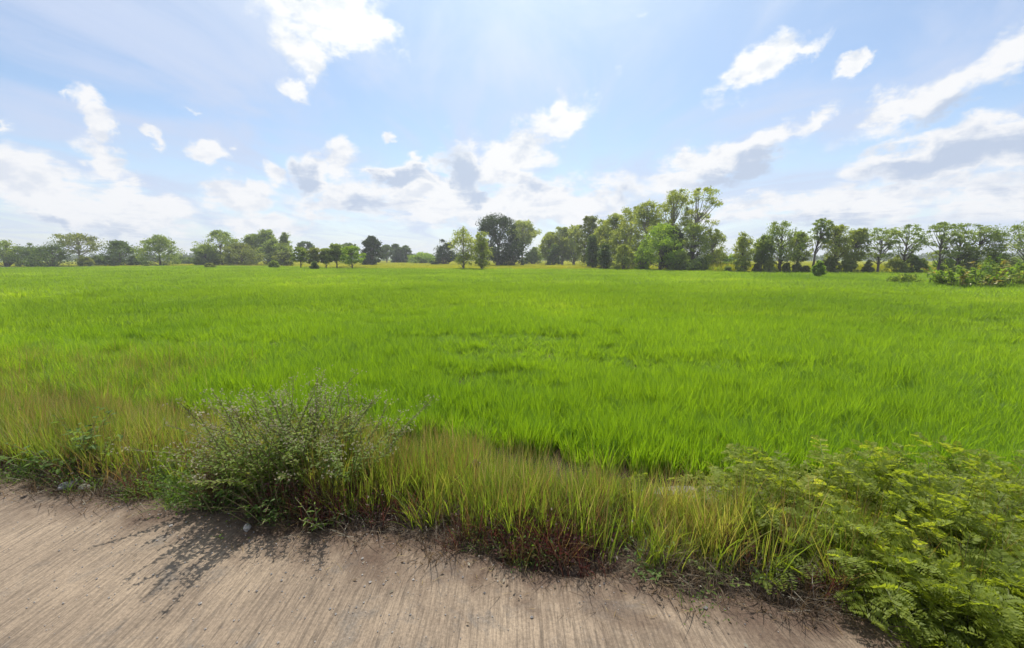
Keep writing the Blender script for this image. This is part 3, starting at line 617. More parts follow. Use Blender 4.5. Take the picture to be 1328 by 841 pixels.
def tree(px, top, wpx, depth, kind, mat, label, name='tree', cat='tree', seed=0, cb=None, lean=0.0, dens=1.0, group=None, leaf=None, base_px=None, bark='bark', clump=None):
    r = np.random.default_rng(int(px * 7 + seed))
    b = at_depth(px, 345, depth); b[2] = FIELD_Z
    topz = at_depth(px, top, depth)[2]; H = topz - FIELD_Z
    W = wpx / F * depth * {'euc': 1.6, 'round': 1.2, 'umbrella': 1.2, 'column': 1.2, 'bush': 1.15}[kind]
    base, nc, nl, cr, fl = KIND[kind]
    if cb is not None: base = cb
    if clump: cr = clump
    nc = int(nc * max(0.6, min(1.8, H / max(W, .5) if kind in ('euc', 'column') else 1.0)))
    root = thing(name, label, cat, tuple(b), group)
    t = r.uniform(0, 1, nc) ** 0.9; rad = np.sqrt(r.uniform(0.0, 1, nc)) ** (0.6 if kind == 'bush' or kind == 'round' else 0.8)
    az = r.uniform(0, 6.283, nc)
    lump = 0.55 + 0.85 * fbm(az * 0.9 + 10, t * 3.5, int(px) + 5, 3)
    rr = (W / 2 * (1 - cr)) * PROF[kind](t) * rad * lump
    if kind == 'bush': t = t * (0.6 + 0.4 * fbm(az * 1.1 + px, az * 0, int(px), 2) / 0.5)
    rc = cr * W * r.choice([0.55, 0.85, 1.1, 1.35], nc) * r.uniform(0.85, 1.15, nc)
    if kind in ('euc',): rc = rc * (0.8 + 0.3 * (1 - t))
    zz = H * base + (H * (1 - base) - rc * fl * 0.9) * t + (rc * 0.5 if base == 0 else 0)
    cen = np.stack([rr * np.cos(az) + lean * W * (zz / H) ** 1.5, rr * np.sin(az), zz], -1)
    # trunk and limbs
    gt = Geo(); nk = 7
    if kind != 'bush':
        th = base + (1 - base) * (0.80 if kind in ('euc', 'column') else 0.55)
        k = np.linspace(0, 1, nk); pts = np.stack([lean * W * (k * th) ** 1.5 + r.normal(0, 0.012 * H, nk) * k, r.normal(0, 0.012 * H, nk) * k, -0.15 + (H * th + 0.15) * k], -1)
        r0 = 0.014 * H + 0.012 * W
        gt.tube(pts, r0 * (1.25 - k) ** 0.8 * np.where(k == 0, 1.35, 1), 8)
        for c, rr_ in zip(cen[::2], rc[::2]):
            kk = np.clip((c[2] / H - 0.18) / th, 0.08, 0.93) * r.uniform(0.75, 1.0); i = kk * (nk - 1); j = int(min(i, nk - 2)); f = i - j
            p0 = pts[j] * (1 - f) + pts[j + 1] * f; md = (p0 + c) / 2 + np.array([0, 0, -0.06 * np.linalg.norm(c - p0)]) + r.normal(0, 0.03 * np.linalg.norm(c - p0), 3)
            gt.tube(np.array([p0, md, c]), np.array([0.34, 0.22, 0.08]) * r0, 5)
    else:
        for c in cen[::3]:
            p0 = np.array([c[0] * 0.15, c[1] * 0.15, -0.1]); gt.tube(np.array([p0, (p0 + c) / 2 + r.normal(0, 0.05 * W, 3), c]), np.array([0.012, 0.009, 0.004]) * (H + W) / 2 + 0.004, 5)
    gt.build('trunk' if kind != 'bush' else 'stem', M[bark], root, smooth=True)
    # crown: leaves filling each clump
    n = int(nl * dens); g = Geo()
    LS = leaf or float(np.clip(depth / 125 * 0.38, 0.10, 0.75))
    for c, q in zip(cen, rc):
        d = unit(r.normal(0, 1, (n, 3))); rho = q * r.uniform(0.05, 1, n) ** 0.6 * r.choice([1, 1, 1, 1.15], n)
        wob = 0.75 + 0.5 * fbm(d[:, 0] * 2 + c[0], d[:, 1] * 2 + d[:, 2] * 2, 3, 2)
        p = c + d * (rho * wob)[:, None] * np.array([1.15, 1.15, fl])
        if base == 0: p[:, 2] = np.maximum(p[:, 2], 0.03)
        a = unit(r.normal(0, 1, (n, 3)) + (np.array([0, 0, -0.6]) if kind == 'euc' else 0)); bb = unit(np.cross(a, r.normal(0, 1, (n, 3))))
        s = LS * r.uniform(0.6, 1.3, n); g.leaves(p, a, bb, s * 1.25, s * 0.62)
    g.build('crown' if kind != 'bush' else 'foliage', M[mat], root)
    return root

T = tree
# --- far left
T(8, 315, 44, 150, 'bush', 'mid', 'dense shrub thicket touching the left photo edge', 'bush', 'bush', dens=0.75)
T(40, 319, 40, 152, 'bush', 'dark', 'dark wide bush right of the left edge thicket', 'bush', 'bush', dens=0.75)
T(68, 319, 46, 150, 'bush', 'dark', 'dark wide bush left of the umbrella shaped tree', 'bush', 'bush', dens=0.75)
T(105, 302, 48, 158, 'umbrella', 'olive', 'umbrella shaped sparse tree with bare lower trunk, far left', cb=0.40, bark='euc_bark')
T(112, 333, 15, 150, 'bush', 'olive', 'small olive bush at the foot of the umbrella shaped tree', 'bush', 'bush', dens=0.75)
T(130, 333, 18, 165, 'bush', 'dark', 'low dark bush between umbrella tree and the ragged tree', 'bush', 'bush', dens=0.75)
T(157, 311, 36, 160, 'round', 'dark', 'ragged narrow topped tree left of the round domed tree', cb=0.05, dens=0.75)
T(178, 334, 14, 165, 'bush', 'dark', 'low bush between the ragged tree and the round domed tree', 'bush', 'bush', dens=0.75)
T(208, 304, 46, 155, 'round', 'mid', 'round domed dense tree standing alone on the left', cb=0.04, dens=0.8)
T(243, 334, 24, 200, 'bush', 'dark', 'low far bush right of the round domed tree', 'bush', 'bush', dens=0.75)
# --- hazy group
T(288, 298, 46, 170, 'round', 'mid', 'tall layered tree leading the greyish group left of centre', cb=0.1, dens=0.85)
T(268, 317, 30, 168, 'round', 'mid', 'lower left shoulder tree of the greyish group', cb=0.02)
T(314, 314, 40, 164, 'round', 'olive', 'rounded olive tree in front of the greyish group', cb=0.02)
T(328, 302, 20, 185, 'column', 'mid', 'narrow dark tree rising behind the rounded olive tree', dens=0.9)
T(348, 297, 20, 185, 'euc', 'mid', 'slender tree with a thin top tuft in the greyish group', bark='euc_bark', cb=0.3)
T(357, 309, 36, 180, 'round', 'mid', 'rounded tree under the thin top tuft of the greyish group', cb=0.05)
T(372, 301, 14, 185, 'column', 'mid', 'thin pointed tree at the right end of the greyish group', dens=0.7)
T(368, 326, 24, 150, 'bush', 'olive', 'pale bush in front of the thin pointed tree', 'bush', 'bush')
T(272, 342, 10, 122, 'bush', 'olive', 'tiny bush on the dyke below the greyish group', 'bush', 'bush')
T(356, 340, 12, 122, 'bush', 'mid', 'small round bush on the dyke under the rounded tree', 'bush', 'bush')
# --- row of small trees
GR = 'small trees along the dyke left of centre'
T(390, 320, 17, 113, 'umbrella', 'mid', 'first small tree of the dyke row, beside the greyish group', cb=0.35, group=GR)
T(409, 321, 19, 111, 'umbrella', 'olive', 'small bushy topped tree, second of the dyke row from the left', cb=0.30, group=GR)
T(423, 322, 17, 112, 'umbrella', 'mid', 'small tree in the middle of the dyke row left of centre', cb=0.30, group=GR)
T(437, 316, 16, 115, 'euc', 'mid', 'thin taller tree fourth in the dyke row', cb=0.35, group=GR)
T(457, 318, 24, 109, 'umbrella', 'bright', 'lime tinted spreading tree at the right end of the dyke row', cb=0.25, group=GR)
T(408, 340, 10, 103, 'bush', 'dark', 'dark little bush at the foot of the second dyke row tree', 'bush', 'bush')
T(398, 313, 18, 240, 'umbrella', 'dark', 'far dark flat topped tree peeping over the dyke row', cb=0.3)
T(455, 315, 20, 240, 'umbrella', 'dark', 'far dark tree right behind the lime tinted spreading tree', cb=0.3)
T(483, 308, 26, 175, 'round', 'dense_dark', 'dense dark upright tree standing alone left of the middle', cb=0.0, dens=1.5)
T(502, 317, 18, 260, 'umbrella', 'dark', 'far small flat tree just right of the dense dark upright tree')
T(514, 316, 15, 255, 'round', 'dark', 'far dark pointed tree just left of the far boxy round tree', cb=0.05)
T(527, 318, 15, 255, 'round', 'dark', 'far dark boxy round tree, last before the low bushes', cb=0.05)
T(548, 330, 36, 230, 'bush', 'bright', 'low lime bush strip right of the far dark boxy tree', 'bush', 'bush')
# --- middle
T(577, 317, 30, 190, 'bush', 'dense_dark', 'dense dark bush tree left of the slender front pair', 'bush', 'bush')
T(601, 294, 30, 106, 'column', 'euc', 'taller of the two slender front trees in the middle', cb=0.12, dens=0.75, bark='euc_bark')
T(625, 300, 20, 104, 'column', 'euc', 'smaller of the two slender front trees in the middle', cb=0.12, dens=0.7, bark='euc_bark')
T(646, 279, 56, 165, 'round', 'dense_dark', 'biggest dark dense tree in the middle behind the slender pair', cb=0.0, dens=2.0)
T(664, 310, 30, 163, 'bush', 'dense_dark', 'dark shoulder bush on the right of the biggest dark tree', 'bush', 'bush')
T(677, 285, 25, 200, 'euc', 'euc', 'tall thin tree with airy high crown right of biggest dark tree', cb=0.5, bark='euc_bark')
T(692, 325, 26, 200, 'bush', 'mid', 'low bush between the airy thin tree and the long grove', 'bush', 'bush')
# --- long grove rising to the right
GG = 'eucalyptus grove right of the middle'
T(713, 300, 20, 180, 'euc', 'euc', 'slim low tree at the left tip of the long grove', bark='euc_bark', group=GG)
T(718, 321, 20, 172, 'bush', 'dark', 'dark round bush under the left tip of the grove', 'bush', 'bush')
T(729, 294, 22, 178, 'euc', 'euc', 'second tree from the left tip of the long grove', bark='euc_bark', group=GG)
T(744, 291, 22, 175, 'euc', 'euc', 'third tree from the left tip of the long grove', bark='euc_bark', group=GG, cb=0.15)
T(763, 279, 24, 140, 'euc', 'olive', 'dark topped tree above the dark cone tree in the grove', bark='euc_bark', group=GG, cb=0.12)
T(768, 304, 13, 122, 'column', 'dark', 'narrow dark cone tree standing in front of the grove')
T(781, 284, 24, 130, 'euc', 'euc', 'grove tree just right of the dark cone tree', bark='euc_bark', group=GG, cb=0.04, dens=1.25)
T(797, 275, 26, 124, 'euc', 'euc', 'grove tree a third of the way up the rising skyline', bark='euc_bark', group=GG, cb=0.04, dens=1.25)
T(816, 267, 32, 118, 'euc', 'euc', 'leafy olive tree halfway up the rising grove', bark='euc_bark', group=GG, cb=0.04, dens=1.25)
T(838, 258, 34, 112, 'euc', 'euc', 'tall grove tree directly left of the two tallest', bark='euc_bark', group=GG, cb=0.04, dens=1.25)
T(868, 245, 40, 106, 'euc', 'euc', 'second tallest grove tree, left of the overhanging one', bark='euc_bark', group=GG, cb=0.12, lean=0.05, dens=1.2)
T(893, 242, 46, 102, 'umbrella', 'euc', 'tallest grove tree with crown overhanging to the right', bark='euc_bark', group=GG, cb=0.42, lean=0.25, dens=1.3)
T(856, 288, 50, 96, 'round', 'bright', 'dense bright green broadleaf tree in front of the tallest grove trees', cb=0.18, dens=1.2)
T(868, 293, 34, 98, 'round', 'dense_dark', 'dark broadleaf tree pressed behind the dense bright green one', cb=0.1, dens=1.2)
T(898, 288, 30, 97, 'euc', 'mid', 'dark upright tree under the overhanging crown', cb=0.08)
T(922, 295, 26, 100, 'euc', 'euc', 'thin sparse tree at the right end of the grove', bark='euc_bark', dens=0.6, group=GG)
T(785, 322, 16, 104, 'bush', 'dark', 'dark bush at the foot of the grove, right of the cone tree', 'bush', 'bush')
T(808, 322, 26, 100, 'bush', 'euc', 'olive bush at the foot of the middle of the grove', 'bush', 'bush')
T(833, 318, 24, 98, 'bush', 'bright', 'lime bush left of the dense bright broadleaf tree', 'bush', 'bush')
T(878, 326, 26, 94, 'bush', 'mid', 'bush at the foot of the dense bright broadleaf tree', 'bush', 'bush')
T(902, 335, 32, 92, 'bush', 'dark', 'wide dark bush under the dark upright tree', 'bush', 'bush')
T(929, 328, 26, 107, 'bush', 'dark', 'dark bush right of the grove at its far end', 'bush', 'bush')
T(948, 332, 18, 122, 'bush', 'bright', 'lime bush between the grove and the columnar tree', 'bush', 'bush')
# --- row on the right
GRR = 'trees along the dyke on the right'
T(962, 300, 20, 83.4, 'column', 'euc', 'columnar leafy tree with a dark foot, first of the right row', cb=0.03, group=GRR)
T(985, 304, 18, 84.2, 'euc', 'mid', 'lower leaning tree second in the right row', cb=0.3, lean=0.25, dens=0.85, group=GRR)
T(1011, 286, 40, 83.4, 'euc', 'mid', 'wide tall tree third in the right row', cb=0.28, dens=0.85, group=GRR)
T(1034, 300, 18, 84.2, 'euc', 'euc', 'small sparse tree beside the wide tall third tree', cb=0.3, dens=0.6, group=GRR)
T(1054, 283, 24, 82.7, 'umbrella', 'mid', 'bare stemmed tree with small high tilted crown in the right row', cb=0.57, lean=0.3, dens=0.85, group=GRR)
T(1082, 291, 26, 82, 'euc', 'euc', 'ragged sparse tree right of the tilted high crown', cb=0.3, dens=0.7, group=GRR)
T(1104, 296, 22, 81.2, 'euc', 'euc', 'ragged leaning tree left of the round lollipop tree', cb=0.3, dens=0.8, lean=0.15, group=GRR)
T(1139, 294, 38, 79.7, 'umbrella', 'mid', 'round lollipop shaped tree with clean trunk in the right row', cb=0.36, dens=0.9, group=GRR)
T(1172, 289, 36, 79, 'umbrella', 'mid', 'layered tree with two flat tiers right of the lollipop tree', cb=0.43, dens=0.7, group=GRR)
T(1217, 287, 34, 77.5, 'umbrella', 'mid', 'left one of three joined crowns in the right row', cb=0.33, dens=0.85, group=GRR)
T(1240, 288, 34, 77.5, 'umbrella', 'mid', 'middle one of three joined crowns in the right row', cb=0.38, dens=0.85, group=GRR)
T(1264, 289, 40, 76.7, 'umbrella', 'mid', 'right one of three joined crowns in the right row', cb=0.30, lean=0.1, dens=0.85, group=GRR)
T(1288, 301, 22, 76, 'umbrella', 'mid', 'small low crowned tree right of the three joined crowns', cb=0.28, dens=0.6, group=GRR)
T(1328, 284, 60, 73, 'round', 'mid', 'big tree cut by the right edge of the photo', cb=0.12, group=GRR)
GB = 'bushes along the dyke on the right'
for px, top, w, mt, lb in ((944, 345, 9, 'mid', 'tiny bush left of the columnar tree foot'), (983, 343, 9, 'olive', 'tiny bush under the leaning second tree'),
        (998, 338, 16, 'euc', 'olive bush left of the wide tall third tree foot'), (1020, 342, 10, 'olive', 'round little bush below the wide tall third tree'),
        (1034, 343, 11, 'olive', 'round little bush below the small sparse tree'), (1046, 345, 8, 'olive', 'smallest round bush left of the tilted high crown tree foot'),
        (1078, 335, 20, 'olive', 'pale bush under the ragged sparse tree'), (1100, 334, 18, 'euc', 'bush under the ragged leaning tree'),
        (1126, 341, 12, 'olive', 'small bush left of the lollipop tree foot'), (1163, 335, 22, 'euc', 'big olive bush right of the lollipop tree foot'),
        (1197, 337, 14, 'mid', 'bush under the two tiered layered tree'), (1184, 333, 18, 'mid', 'mid green bush behind the bush of the layered tree'),
        (1226, 334, 22, 'bright', 'lime bush under the three joined crowns'), (1252, 326, 24, 'mid', 'tall green bush under the right one of three joined crowns'),
        (1290, 330, 24, 'mid', 'dark bush between the three joined crowns and the big cut tree')):
    T(px, top, w, 84 - (px - 940) * 0.022, 'bush', mt, lb, 'bush', 'bush', group=GB)

# plants standing in the rice on the right
T(1062, 338, 9, 62, 'euc', 'bright', 'thin leafy sapling standing in the rice on the right', 'sapling', 'sapling', cb=0.12, dens=0.22, leaf=0.28)
T(1175, 357, 34, 47, 'bush', 'grey_leaf', 'low sprawling plant alone in the rice on the right', 'bush', 'bush', dens=0.25, leaf=0.22)
def big_clump(px, top, w, depth, mats, label, seed):
    r = np.random.default_rng(seed); b = at_depth(px, 345, depth); b[2] = FIELD_Z
    H = at_depth(px, top, depth)[2] - FIELD_Z; W = w / F * depth
    root = thing('leafy_shrub', label, 'shrub', tuple(b)); gs = Geo(); gl = {k: Geo() for k in set(mats)}
    for i in range(64):
        az = r.uniform(0, 6.283); q = W / 2 * math.sqrt(r.uniform(0, 1)); x0 = np.array([q * math.cos(az), 0.5 * q * math.sin(az), -0.05])
        L = H * r.uniform(0.45, 1.0); p = arch(r, x0, az, R(r.uniform(55, 85)), L, 0.6, 7); gs.tube(p, np.linspace(0.03, 0.012, 7), 5)
        k = mats[int(r.integers(len(mats)))]; nl = int(14 * L / 1.2) + 4; t = r.uniform(0.25, 1, nl); P, D = interp(p, t)
        dd = unit(r.normal(0, 1, (nl, 3)) * [1, 1, 0.4] + D * 0.5); LL = r.uniform(0.25, 0.55, nl); broad_leaves(gl[k], P, dd, LL, LL * 0.42, r)
    gs.build('stem', M['stem'], root)
    for k, g in gl.items():
        if g.n: 
            o = g.build('foliage', M[k], root)
            if k == 'yellow': o['label'] = 'yellowing leaves'
            if k == 'brown': o['label'] = 'dry brown leaves'
    return root
big_clump(1262, 338, 70, 41, ['herb', 'bright', 'herb', 'bright', 'mid', 'yellow'], 'leafy shrub with yellowing leaves standing in the rice at right', 7)
big_clump(1318, 330, 64, 43, ['herb', 'bright', 'mid', 'herb', 'bright', 'yellow'], 'greener leafy shrub cut by the right edge, over the rice', 8)

# far wood: the distant belt of trees that reads as one mass
def far_wood():
    g = Geo(); r = np.random.default_rng(77)
    nc = 760; x = r.uniform(-900, 900, nc); y = 430 + r.uniform(0, 90, nc) + 0.05 * np.abs(x)
    h = (4 + 9 * fbm(x * 0.02, x * 0, 13)) * r.uniform(0.75, 1.1, nc); h = np.where((x > -80) & (x < 60), h * 0.75, h)
    n = 110
    for a, b, k in zip(x, y, h):
        d = unit(r.normal(0, 1, (n, 3))); rho = r.uniform(0, 1, n) ** 0.45
        p = np.array([a, b, FIELD_Z + k * 0.48]) + d * rho[:, None] * np.array([4.2, 4.2, k * 0.52])
        u = unit(r.normal(0, 1, (n, 3))); v = unit(np.cross(u, r.normal(0, 1, (n, 3)))); s = r.uniform(1.0, 2.2, n); g.leaves(p, u, v, s, s * 0.7)
    tag(g.build('far_wood', M['wood']), 'distant belt of trees along the horizon', kind='stuff')
far_wood()

# ------------------------------------------------------------------ sky, clouds, sun
SUN_EL, SUN_AZ = R(60), R(3)      # azimuth clockwise from +Y
sun_dir = np.array([math.sin(SUN_AZ) * math.cos(SUN_EL), math.cos(SUN_AZ) * math.cos(SUN_EL), math.sin(SUN_EL)])
def world():
    w = bpy.data.worlds.new('World'); sc.world = w; w.use_nodes = True
    nt = w.node_tree; nt.nodes.clear(); nd, lk = nt.nodes, nt.links
    sky = N(nd, 'ShaderNodeTexSky'); sky.sky_type = 'NISHITA'; sky.sun_disc = False; sky.sun_elevation = SUN_EL; sky.sun_rotation = SUN_AZ
    sky.air_density = 1.0; sky.dust_density = 0.5; sky.ozone_density = 1.5; sky.altitude = 0
    tc = N(nd, 'ShaderNodeTexCoord'); D = tc.outputs['Generated']
    def math_(op, a, b=None, clamp=False):
        m = N(nd, 'ShaderNodeMath', operation=op); m.use_clamp = clamp
        for i, v in enumerate((a, b)):
            if v is None: continue
            if isinstance(v, (int, float)): m.inputs[i].default_value = v
            else: lk.new(v, m.inputs[i])
        return m.outputs[0]
    def noise(vec, scale, detail, rough=0.6, sc3=(1, 1, 1), col=False, dist=0.0):
        q = N(nd, 'ShaderNodeMapping'); q.inputs['Scale'].default_value = sc3; lk.new(vec, q.inputs[0])
        z = N(nd, 'ShaderNodeTexNoise'); z.inputs['Scale'].default_value = scale; z.inputs['Detail'].default_value = detail; z.inputs['Roughness'].default_value = rough; z.inputs['Distortion'].default_value = dist
        lk.new(q.outputs[0], z.inputs['Vector']); return z.outputs['Color' if col else 'Fac']
    # warped direction: coarse swirls, then fine ragged edges
    def warp(src, scale, detail, amt, sc3=(1, 1, 1)):
        wc = noise(src, scale, detail, 0.6, sc3, col=True)
        ws = N(nd, 'ShaderNodeVectorMath', operation='SUBTRACT'); lk.new(wc, ws.inputs[0]); ws.inputs[1].default_value = (0.5, 0.5, 0.5)
        wm = N(nd, 'ShaderNodeVectorMath', operation='SCALE'); lk.new(ws.outputs[0], wm.inputs[0]); wm.inputs['Scale'].default_value = amt
        wa = N(nd, 'ShaderNodeVectorMath', operation='ADD'); lk.new(src, wa.inputs[0]); lk.new(wm.outputs[0], wa.inputs[1]); return wa.outputs[0]
    DW = warp(warp(D, 5.0, 3, 0.10), 17.0, 6, 0.075, (1, 1, 1.3))
    # the same direction dropped on to a flat cloud deck: small and flattened towards the horizon, drawn out at the sides
    sp = N(nd, 'ShaderNodeSeparateXYZ'); lk.new(D, sp.inputs[0])
    zz = math_('ADD', math_('MAXIMUM', sp.outputs[2], 0.0), 0.10)
    cb = N(nd, 'ShaderNodeCombineXYZ'); lk.new(math_('DIVIDE', sp.outputs[0], zz), cb.inputs[0]); lk.new(math_('DIVIDE', sp.outputs[1], zz), cb.inputs[1])
    DECK = cb.outputs[0]
    def blob(px, py, rx, ry, rot, wgt, src=DW):
        c = pdir(px, py); a = math.radians(rot)
        e1 = pdir(px + 4 * math.cos(a), py - 4 * math.sin(a)) - c; e2 = pdir(px - 4 * math.sin(a), py - 4 * math.cos(a)) - c
        sx, sy = np.linalg.norm(e1) / 4 * rx, np.linalg.norm(e2) / 4 * ry
        t1 = e1 / np.linalg.norm(e1); t2 = e2 - t1 * (t1 @ e2); t2 /= np.linalg.norm(t2); t3 = np.cross(t1, t2)
        rotm = Matrix(np.stack([t1, t2, t3], 1).tolist())
        m = N(nd, 'ShaderNodeMapping', vector_type='TEXTURE'); m.inputs['Rotation'].default_value = rotm.to_euler('XYZ'); m.inputs['Scale'].default_value = (sx, sy, 1e4)
        lk.new(src, m.inputs[0]); g = N(nd, 'ShaderNodeTexGradient', gradient_type='SPHERICAL'); lk.new(m.outputs[0], g.inputs[0])
        return math_('MULTIPLY', g.outputs['Fac'], wgt)
    def layer(lst):
        cur = None
        for b in lst:
            v = blob(*b); cur = v if cur is None else math_('MAXIMUM', cur, v)
        return cur
    clouds = [
        (430, 20, 120, 75, -8, 1.25), (395, 85, 50, 60, 70, 1.05), (378, 125, 16, 40, 80, 0.8), (500, 40, 45, 45, 0, 0.75),
        (112, 140, 34, 34, 0, 0.85), (128, 175, 26, 60, 8, 1.0), (140, 220, 40, 70, 25, 1.05), (160, 265, 90, 55, -20, 1.0), (40, 245, 130, 66, -25, 1.2), (90, 280, 120, 40, 0, 1.0), (215, 275, 90, 40, -5, 0.85), (8, 155, 34, 20, 20, 0.8), (88, 130, 50, 9, 10, 0.5),
        (197, 179, 22, 12, -10, 0.8), (270, 193, 38, 24, 0, 0.95), (248, 153, 20, 10, 0, 0.6), (306, 193, 16, 12, 0, 0.6),
        (310, 250, 70, 32, 0, 0.95), (346, 226, 34, 18, -35, 0.8), (340, 286, 90, 22, 0, 0.8),
        (400, 226, 45, 40, 30, 1.05), (440, 210, 40, 40, 30, 1.0), (420, 262, 70, 26, 0, 0.9), (510, 182, 15, 13, 0, 0.95), (536, 204, 24, 20, 0, 0.95),
        (515, 230, 75, 30, 0, 1.05), (600, 215, 55, 55, 45, 1.1), (660, 205, 100, 60, 20, 1.15), (728, 155, 60, 42, 20, 1.0), (560, 255, 220, 55, 0, 1.1), (700, 265, 200, 45, 5, 1.05), (800, 262, 40, 26, 45, 0.9),
        (975, 96, 95, 38, 30, 1.1), (1030, 68, 80, 18, 35, 0.7), (1110, 74, 38, 22, 20, 0.95), (925, 214, 140, 42, 18, 1.2), (985, 180, 120, 30, 22, 1.05), (1066, 142, 60, 22, 30, 0.95), (880, 230, 70, 30, 10, 0.9),
        (1215, 126, 225, 52, 24, 1.2), (1330, 80, 130, 46, 24, 1.1), (1225, 212, 240, 50, 14, 1.2), (1150, 215, 110, 38, 15, 0.95), (1312, 168, 44, 18, 15, 0.85), (1320, 210, 90, 34, 15, 1.0), (970, 268, 110, 30, 5, 0.85),
        (1120, 262, 330, 42, 4, 0.85), (1290, 255, 150, 50, 5, 0.85), (805, 106, 18, 22, 0, 0.5), (835, 22, 30, 20, 0, 0.35),
    ]
    greys = [(600, 222, 28, 50, 35, 1.15), (515, 236, 56, 18, 0, 1.1), (622, 250, 46, 18, 10, 1.0), (392, 234, 30, 28, 30, 0.95), (688, 192, 40, 24, 20, 0.5), (396, 6, 24, 24, 0, 0.9), (805, 262, 26, 20, 40, 0.7),
             (955, 224, 110, 28, 15, 1.0), (1000, 196, 70, 18, 20, 0.7), (1210, 220, 190, 30, 12, 1.0), (1240, 148, 150, 22, 20, 0.7), (1130, 235, 70, 16, 10, 0.6), (1300, 250, 140, 26, 5, 0.5), (480, 270, 90, 22, 0, 0.7), (700, 245, 60, 12, 0, 0.4), (80, 300, 200, 14, 0, 0.6), (1050, 290, 300, 18, 0, 0.4)]
    cl = layer(clouds); gr = layer(greys)
    fb = noise(D, 9.0, 8, 0.6, (1, 1, 1.6)); fb2 = noise(DECK, 2.6, 8, 0.62, dist=0.5)
    up = N(nd, 'ShaderNodeVectorMath', operation='ADD'); lk.new(D, up.inputs[0]); up.inputs[1].default_value = (0, 0, 0.022)
    fbu = noise(up.outputs[0], 9.0, 8, 0.6, (1, 1, 1.6))
    nsum = math_('ADD', math_('MULTIPLY', math_('SUBTRACT', fb, 0.5), 2.0), math_('MULTIPLY', math_('SUBTRACT', fb2, 0.5), 1.3))
    sep = N(nd, 'ShaderNodeSeparateXYZ'); lk.new(D, sep.inputs[0]); zc = sep.outputs[2]
    low = N(nd, 'ShaderNodeMapRange'); lk.new(zc, low.inputs[0]); low.inputs[1].default_value = 0.02; low.inputs[2].default_value = 0.24; low.inputs[3].default_value = 0.20; low.inputs[4].default_value = 0.0
    # clouds elsewhere in the sky too (behind and beside the view)
    back = N(nd, 'ShaderNodeMapRange'); lk.new(sep.outputs[1], back.inputs[0]); back.inputs[1].default_value = 0.15; back.inputs[2].default_value = -0.2; back.inputs[3].default_value = 0.0; back.inputs[4].default_value = 0.42
    dens = math_('ADD', math_('ADD', math_('MAXIMUM', cl, back.outputs[0]), low.outputs[0]), math_('MULTIPLY', nsum, math_('ADD', math_('MULTIPLY', math_('MINIMUM', cl, 0.5), 1.5), 0.25)))
    al = N(nd, 'ShaderNodeMapRange', interpolation_type='SMOOTHSTEP'); lk.new(dens, al.inputs[0]); al.inputs[1].default_value = 0.24; al.inputs[2].default_value = 0.72
    # thin veil of high cloud
    veil = noise(DECK, 0.9, 8, 0.6, (1.6, 0.7, 1), dist=0.8)
    va = N(nd, 'ShaderNodeMapRange', interpolation_type='SMOOTHSTEP'); lk.new(veil, va.inputs[0]); va.inputs[1].default_value = 0.38; va.inputs[2].default_value = 0.66; va.inputs[4].default_value = 0.9
    # grey undersides
    gden = math_('ADD', gr, math_('MULTIPLY', nsum, 0.85))
    ga = N(nd, 'ShaderNodeMapRange', interpolation_type='SMOOTHSTEP'); lk.new(gden, ga.inputs[0]); ga.inputs[1].default_value = 0.12; ga.inputs[2].default_value = 0.75; ga.inputs[4].default_value = 0.9
    ta = N(nd, 'ShaderNodeMapRange', interpolation_type='SMOOTHSTEP'); lk.new(math_('SUBTRACT', fbu, fb), ta.inputs[0]); ta.inputs[1].default_value = -0.02; ta.inputs[2].default_value = 0.14; ta.inputs[4].default_value = 0.42
    gsum = math_('MAXIMUM', ga.outputs[0], ta.outputs[0])
    def mixc(f, a, b):
        x = N(nd, 'ShaderNodeMix', data_type='RGBA'); 
        if isinstance(f, float): x.inputs[0].default_value = f
        else: lk.new(f, x.inputs[0])
        for s_, v in ((x.inputs[6], a), (x.inputs[7], b)):
            if isinstance(v, tuple): s_.default_value = (*v, 1)
            else: lk.new(v, s_)
        return x.outputs[2]
    K = SKY_K
    white = (1.02 * K, 1.03 * K, 1.06 * K); grey = (0.52 * K, 0.63 * K, 0.83 * K); veilc = (0.64 * K, 0.75 * K, 0.99 * K)
    c = mixc(va.outputs[0], sky.outputs[0], veilc)
    # pale haze above the horizon
    hz = N(nd, 'ShaderNodeMapRange', interpolation_type='SMOOTHSTEP'); lk.new(zc, hz.inputs[0]); hz.inputs[1].default_value = 0.30; hz.inputs[2].default_value = 0.0; hz.inputs[3].default_value = 0.0; hz.inputs[4].default_value = 0.5
    c = mixc(hz.outputs[0], c, (0.70 * K, 0.80 * K, 0.98 * K))
    c = mixc(al.outputs[0], c, mixc(gsum, white, grey))
    # the sun's aureole
    dt = N(nd, 'ShaderNodeVectorMath', operation='DOT_PRODUCT'); lk.new(D, dt.inputs[0]); dt.inputs[1].default_value = tuple(sun_dir)
    gp = math_('POWER', math_('MAXIMUM', dt.outputs['Value'], 0.0), 8.0)
    ad = N(nd, 'ShaderNodeMix', data_type='RGBA', blend_type='ADD'); lk.new(math_('MULTIPLY', gp, 1.0), ad.inputs[0]); lk.new(c, ad.inputs[6]); ad.inputs[7].default_value = (0.95 * K, 1.0 * K, 0.66 * K, 1)
    bg = N(nd, 'ShaderNodeBackground'); bg.inputs['Strength'].default_value = SKY_S; lk.new(ad.outputs[2], bg.inputs[0])
    out = N(nd, 'ShaderNodeOutputWorld'); lk.new(bg.outputs[0], out.inputs[0])
SKY_S = 0.11
EXPO = 0.42
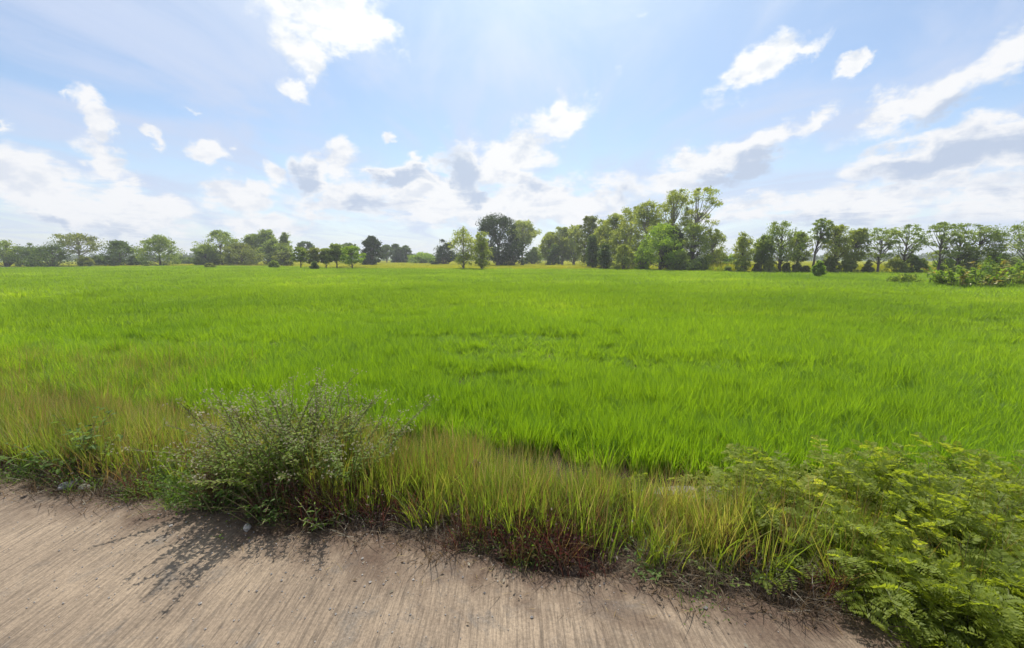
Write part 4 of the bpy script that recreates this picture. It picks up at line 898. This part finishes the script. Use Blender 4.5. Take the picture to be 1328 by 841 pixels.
SKY_K = 0.92 / (SKY_S * 2 ** EXPO)
world()
ld = bpy.data.lights.new('sun', 'SUN'); ld.energy = 4.2; ld.angle = R(0.53); ld.color = (1.0, 0.95, 0.86)
lo = bpy.data.objects.new('sun', ld); COL.objects.link(lo); lo.rotation_euler = Vector((-sun_dir).tolist()).to_track_quat('-Z', 'Y').to_euler()

# ------------------------------------------------------------------ damp air
def haze():
    x0, x1, y0, y1, z0, z1 = -4500, 4500, -4500, 4500, -1.6, 40
    v = [(x, y, z) for z in (z0, z1) for y in (y0, y1) for x in (x0, x1)]
    g = Geo(); g.add(v, [(0, 2, 3, 1), (4, 5, 7, 6), (0, 1, 5, 4), (2, 6, 7, 3), (0, 4, 6, 2), (1, 3, 7, 5)])
    m, nt, nd, lk = new_mat('damp_air')
    p = N(nd, 'ShaderNodeVolumePrincipled'); p.inputs['Color'].default_value = (0.93, 0.96, 1.0, 1); p.inputs['Density'].default_value = HAZE; p.inputs['Anisotropy'].default_value = 0.3
    out = N(nd, 'ShaderNodeOutputMaterial'); lk.new(p.outputs[0], out.inputs['Volume'])
    tag(g.build('haze', m), 'thin pale haze in the damp air over the fields', kind='stuff')
HAZE = 0.00048
haze()

# ------------------------------------------------------------------ render settings
vs = sc.view_settings; vs.view_transform = 'Standard'; vs.look = 'None'; vs.exposure = EXPO; vs.gamma = 1; vs.use_curve_mapping = False
cy = sc.cycles; cy.volume_bounces = 0; cy.max_bounces = 7; cy.diffuse_bounces = 3; cy.glossy_bounces = 2; cy.transmission_bounces = 5; cy.transparent_max_bounces = 6
cy.use_adaptive_sampling = True; cy.adaptive_threshold = 0.015; cy.caustics_reflective = False; cy.caustics_refractive = False
cy.sample_clamp_indirect = 6; cy.use_denoising = True; cy.denoiser = 'OPENIMAGEDENOISE'; cy.denoising_input_passes = 'RGB_ALBEDO_NORMAL'; cy.denoising_prefilter = 'ACCURATE'; cy.pixel_filter_type = 'BLACKMAN_HARRIS'; cy.filter_width = 1.5
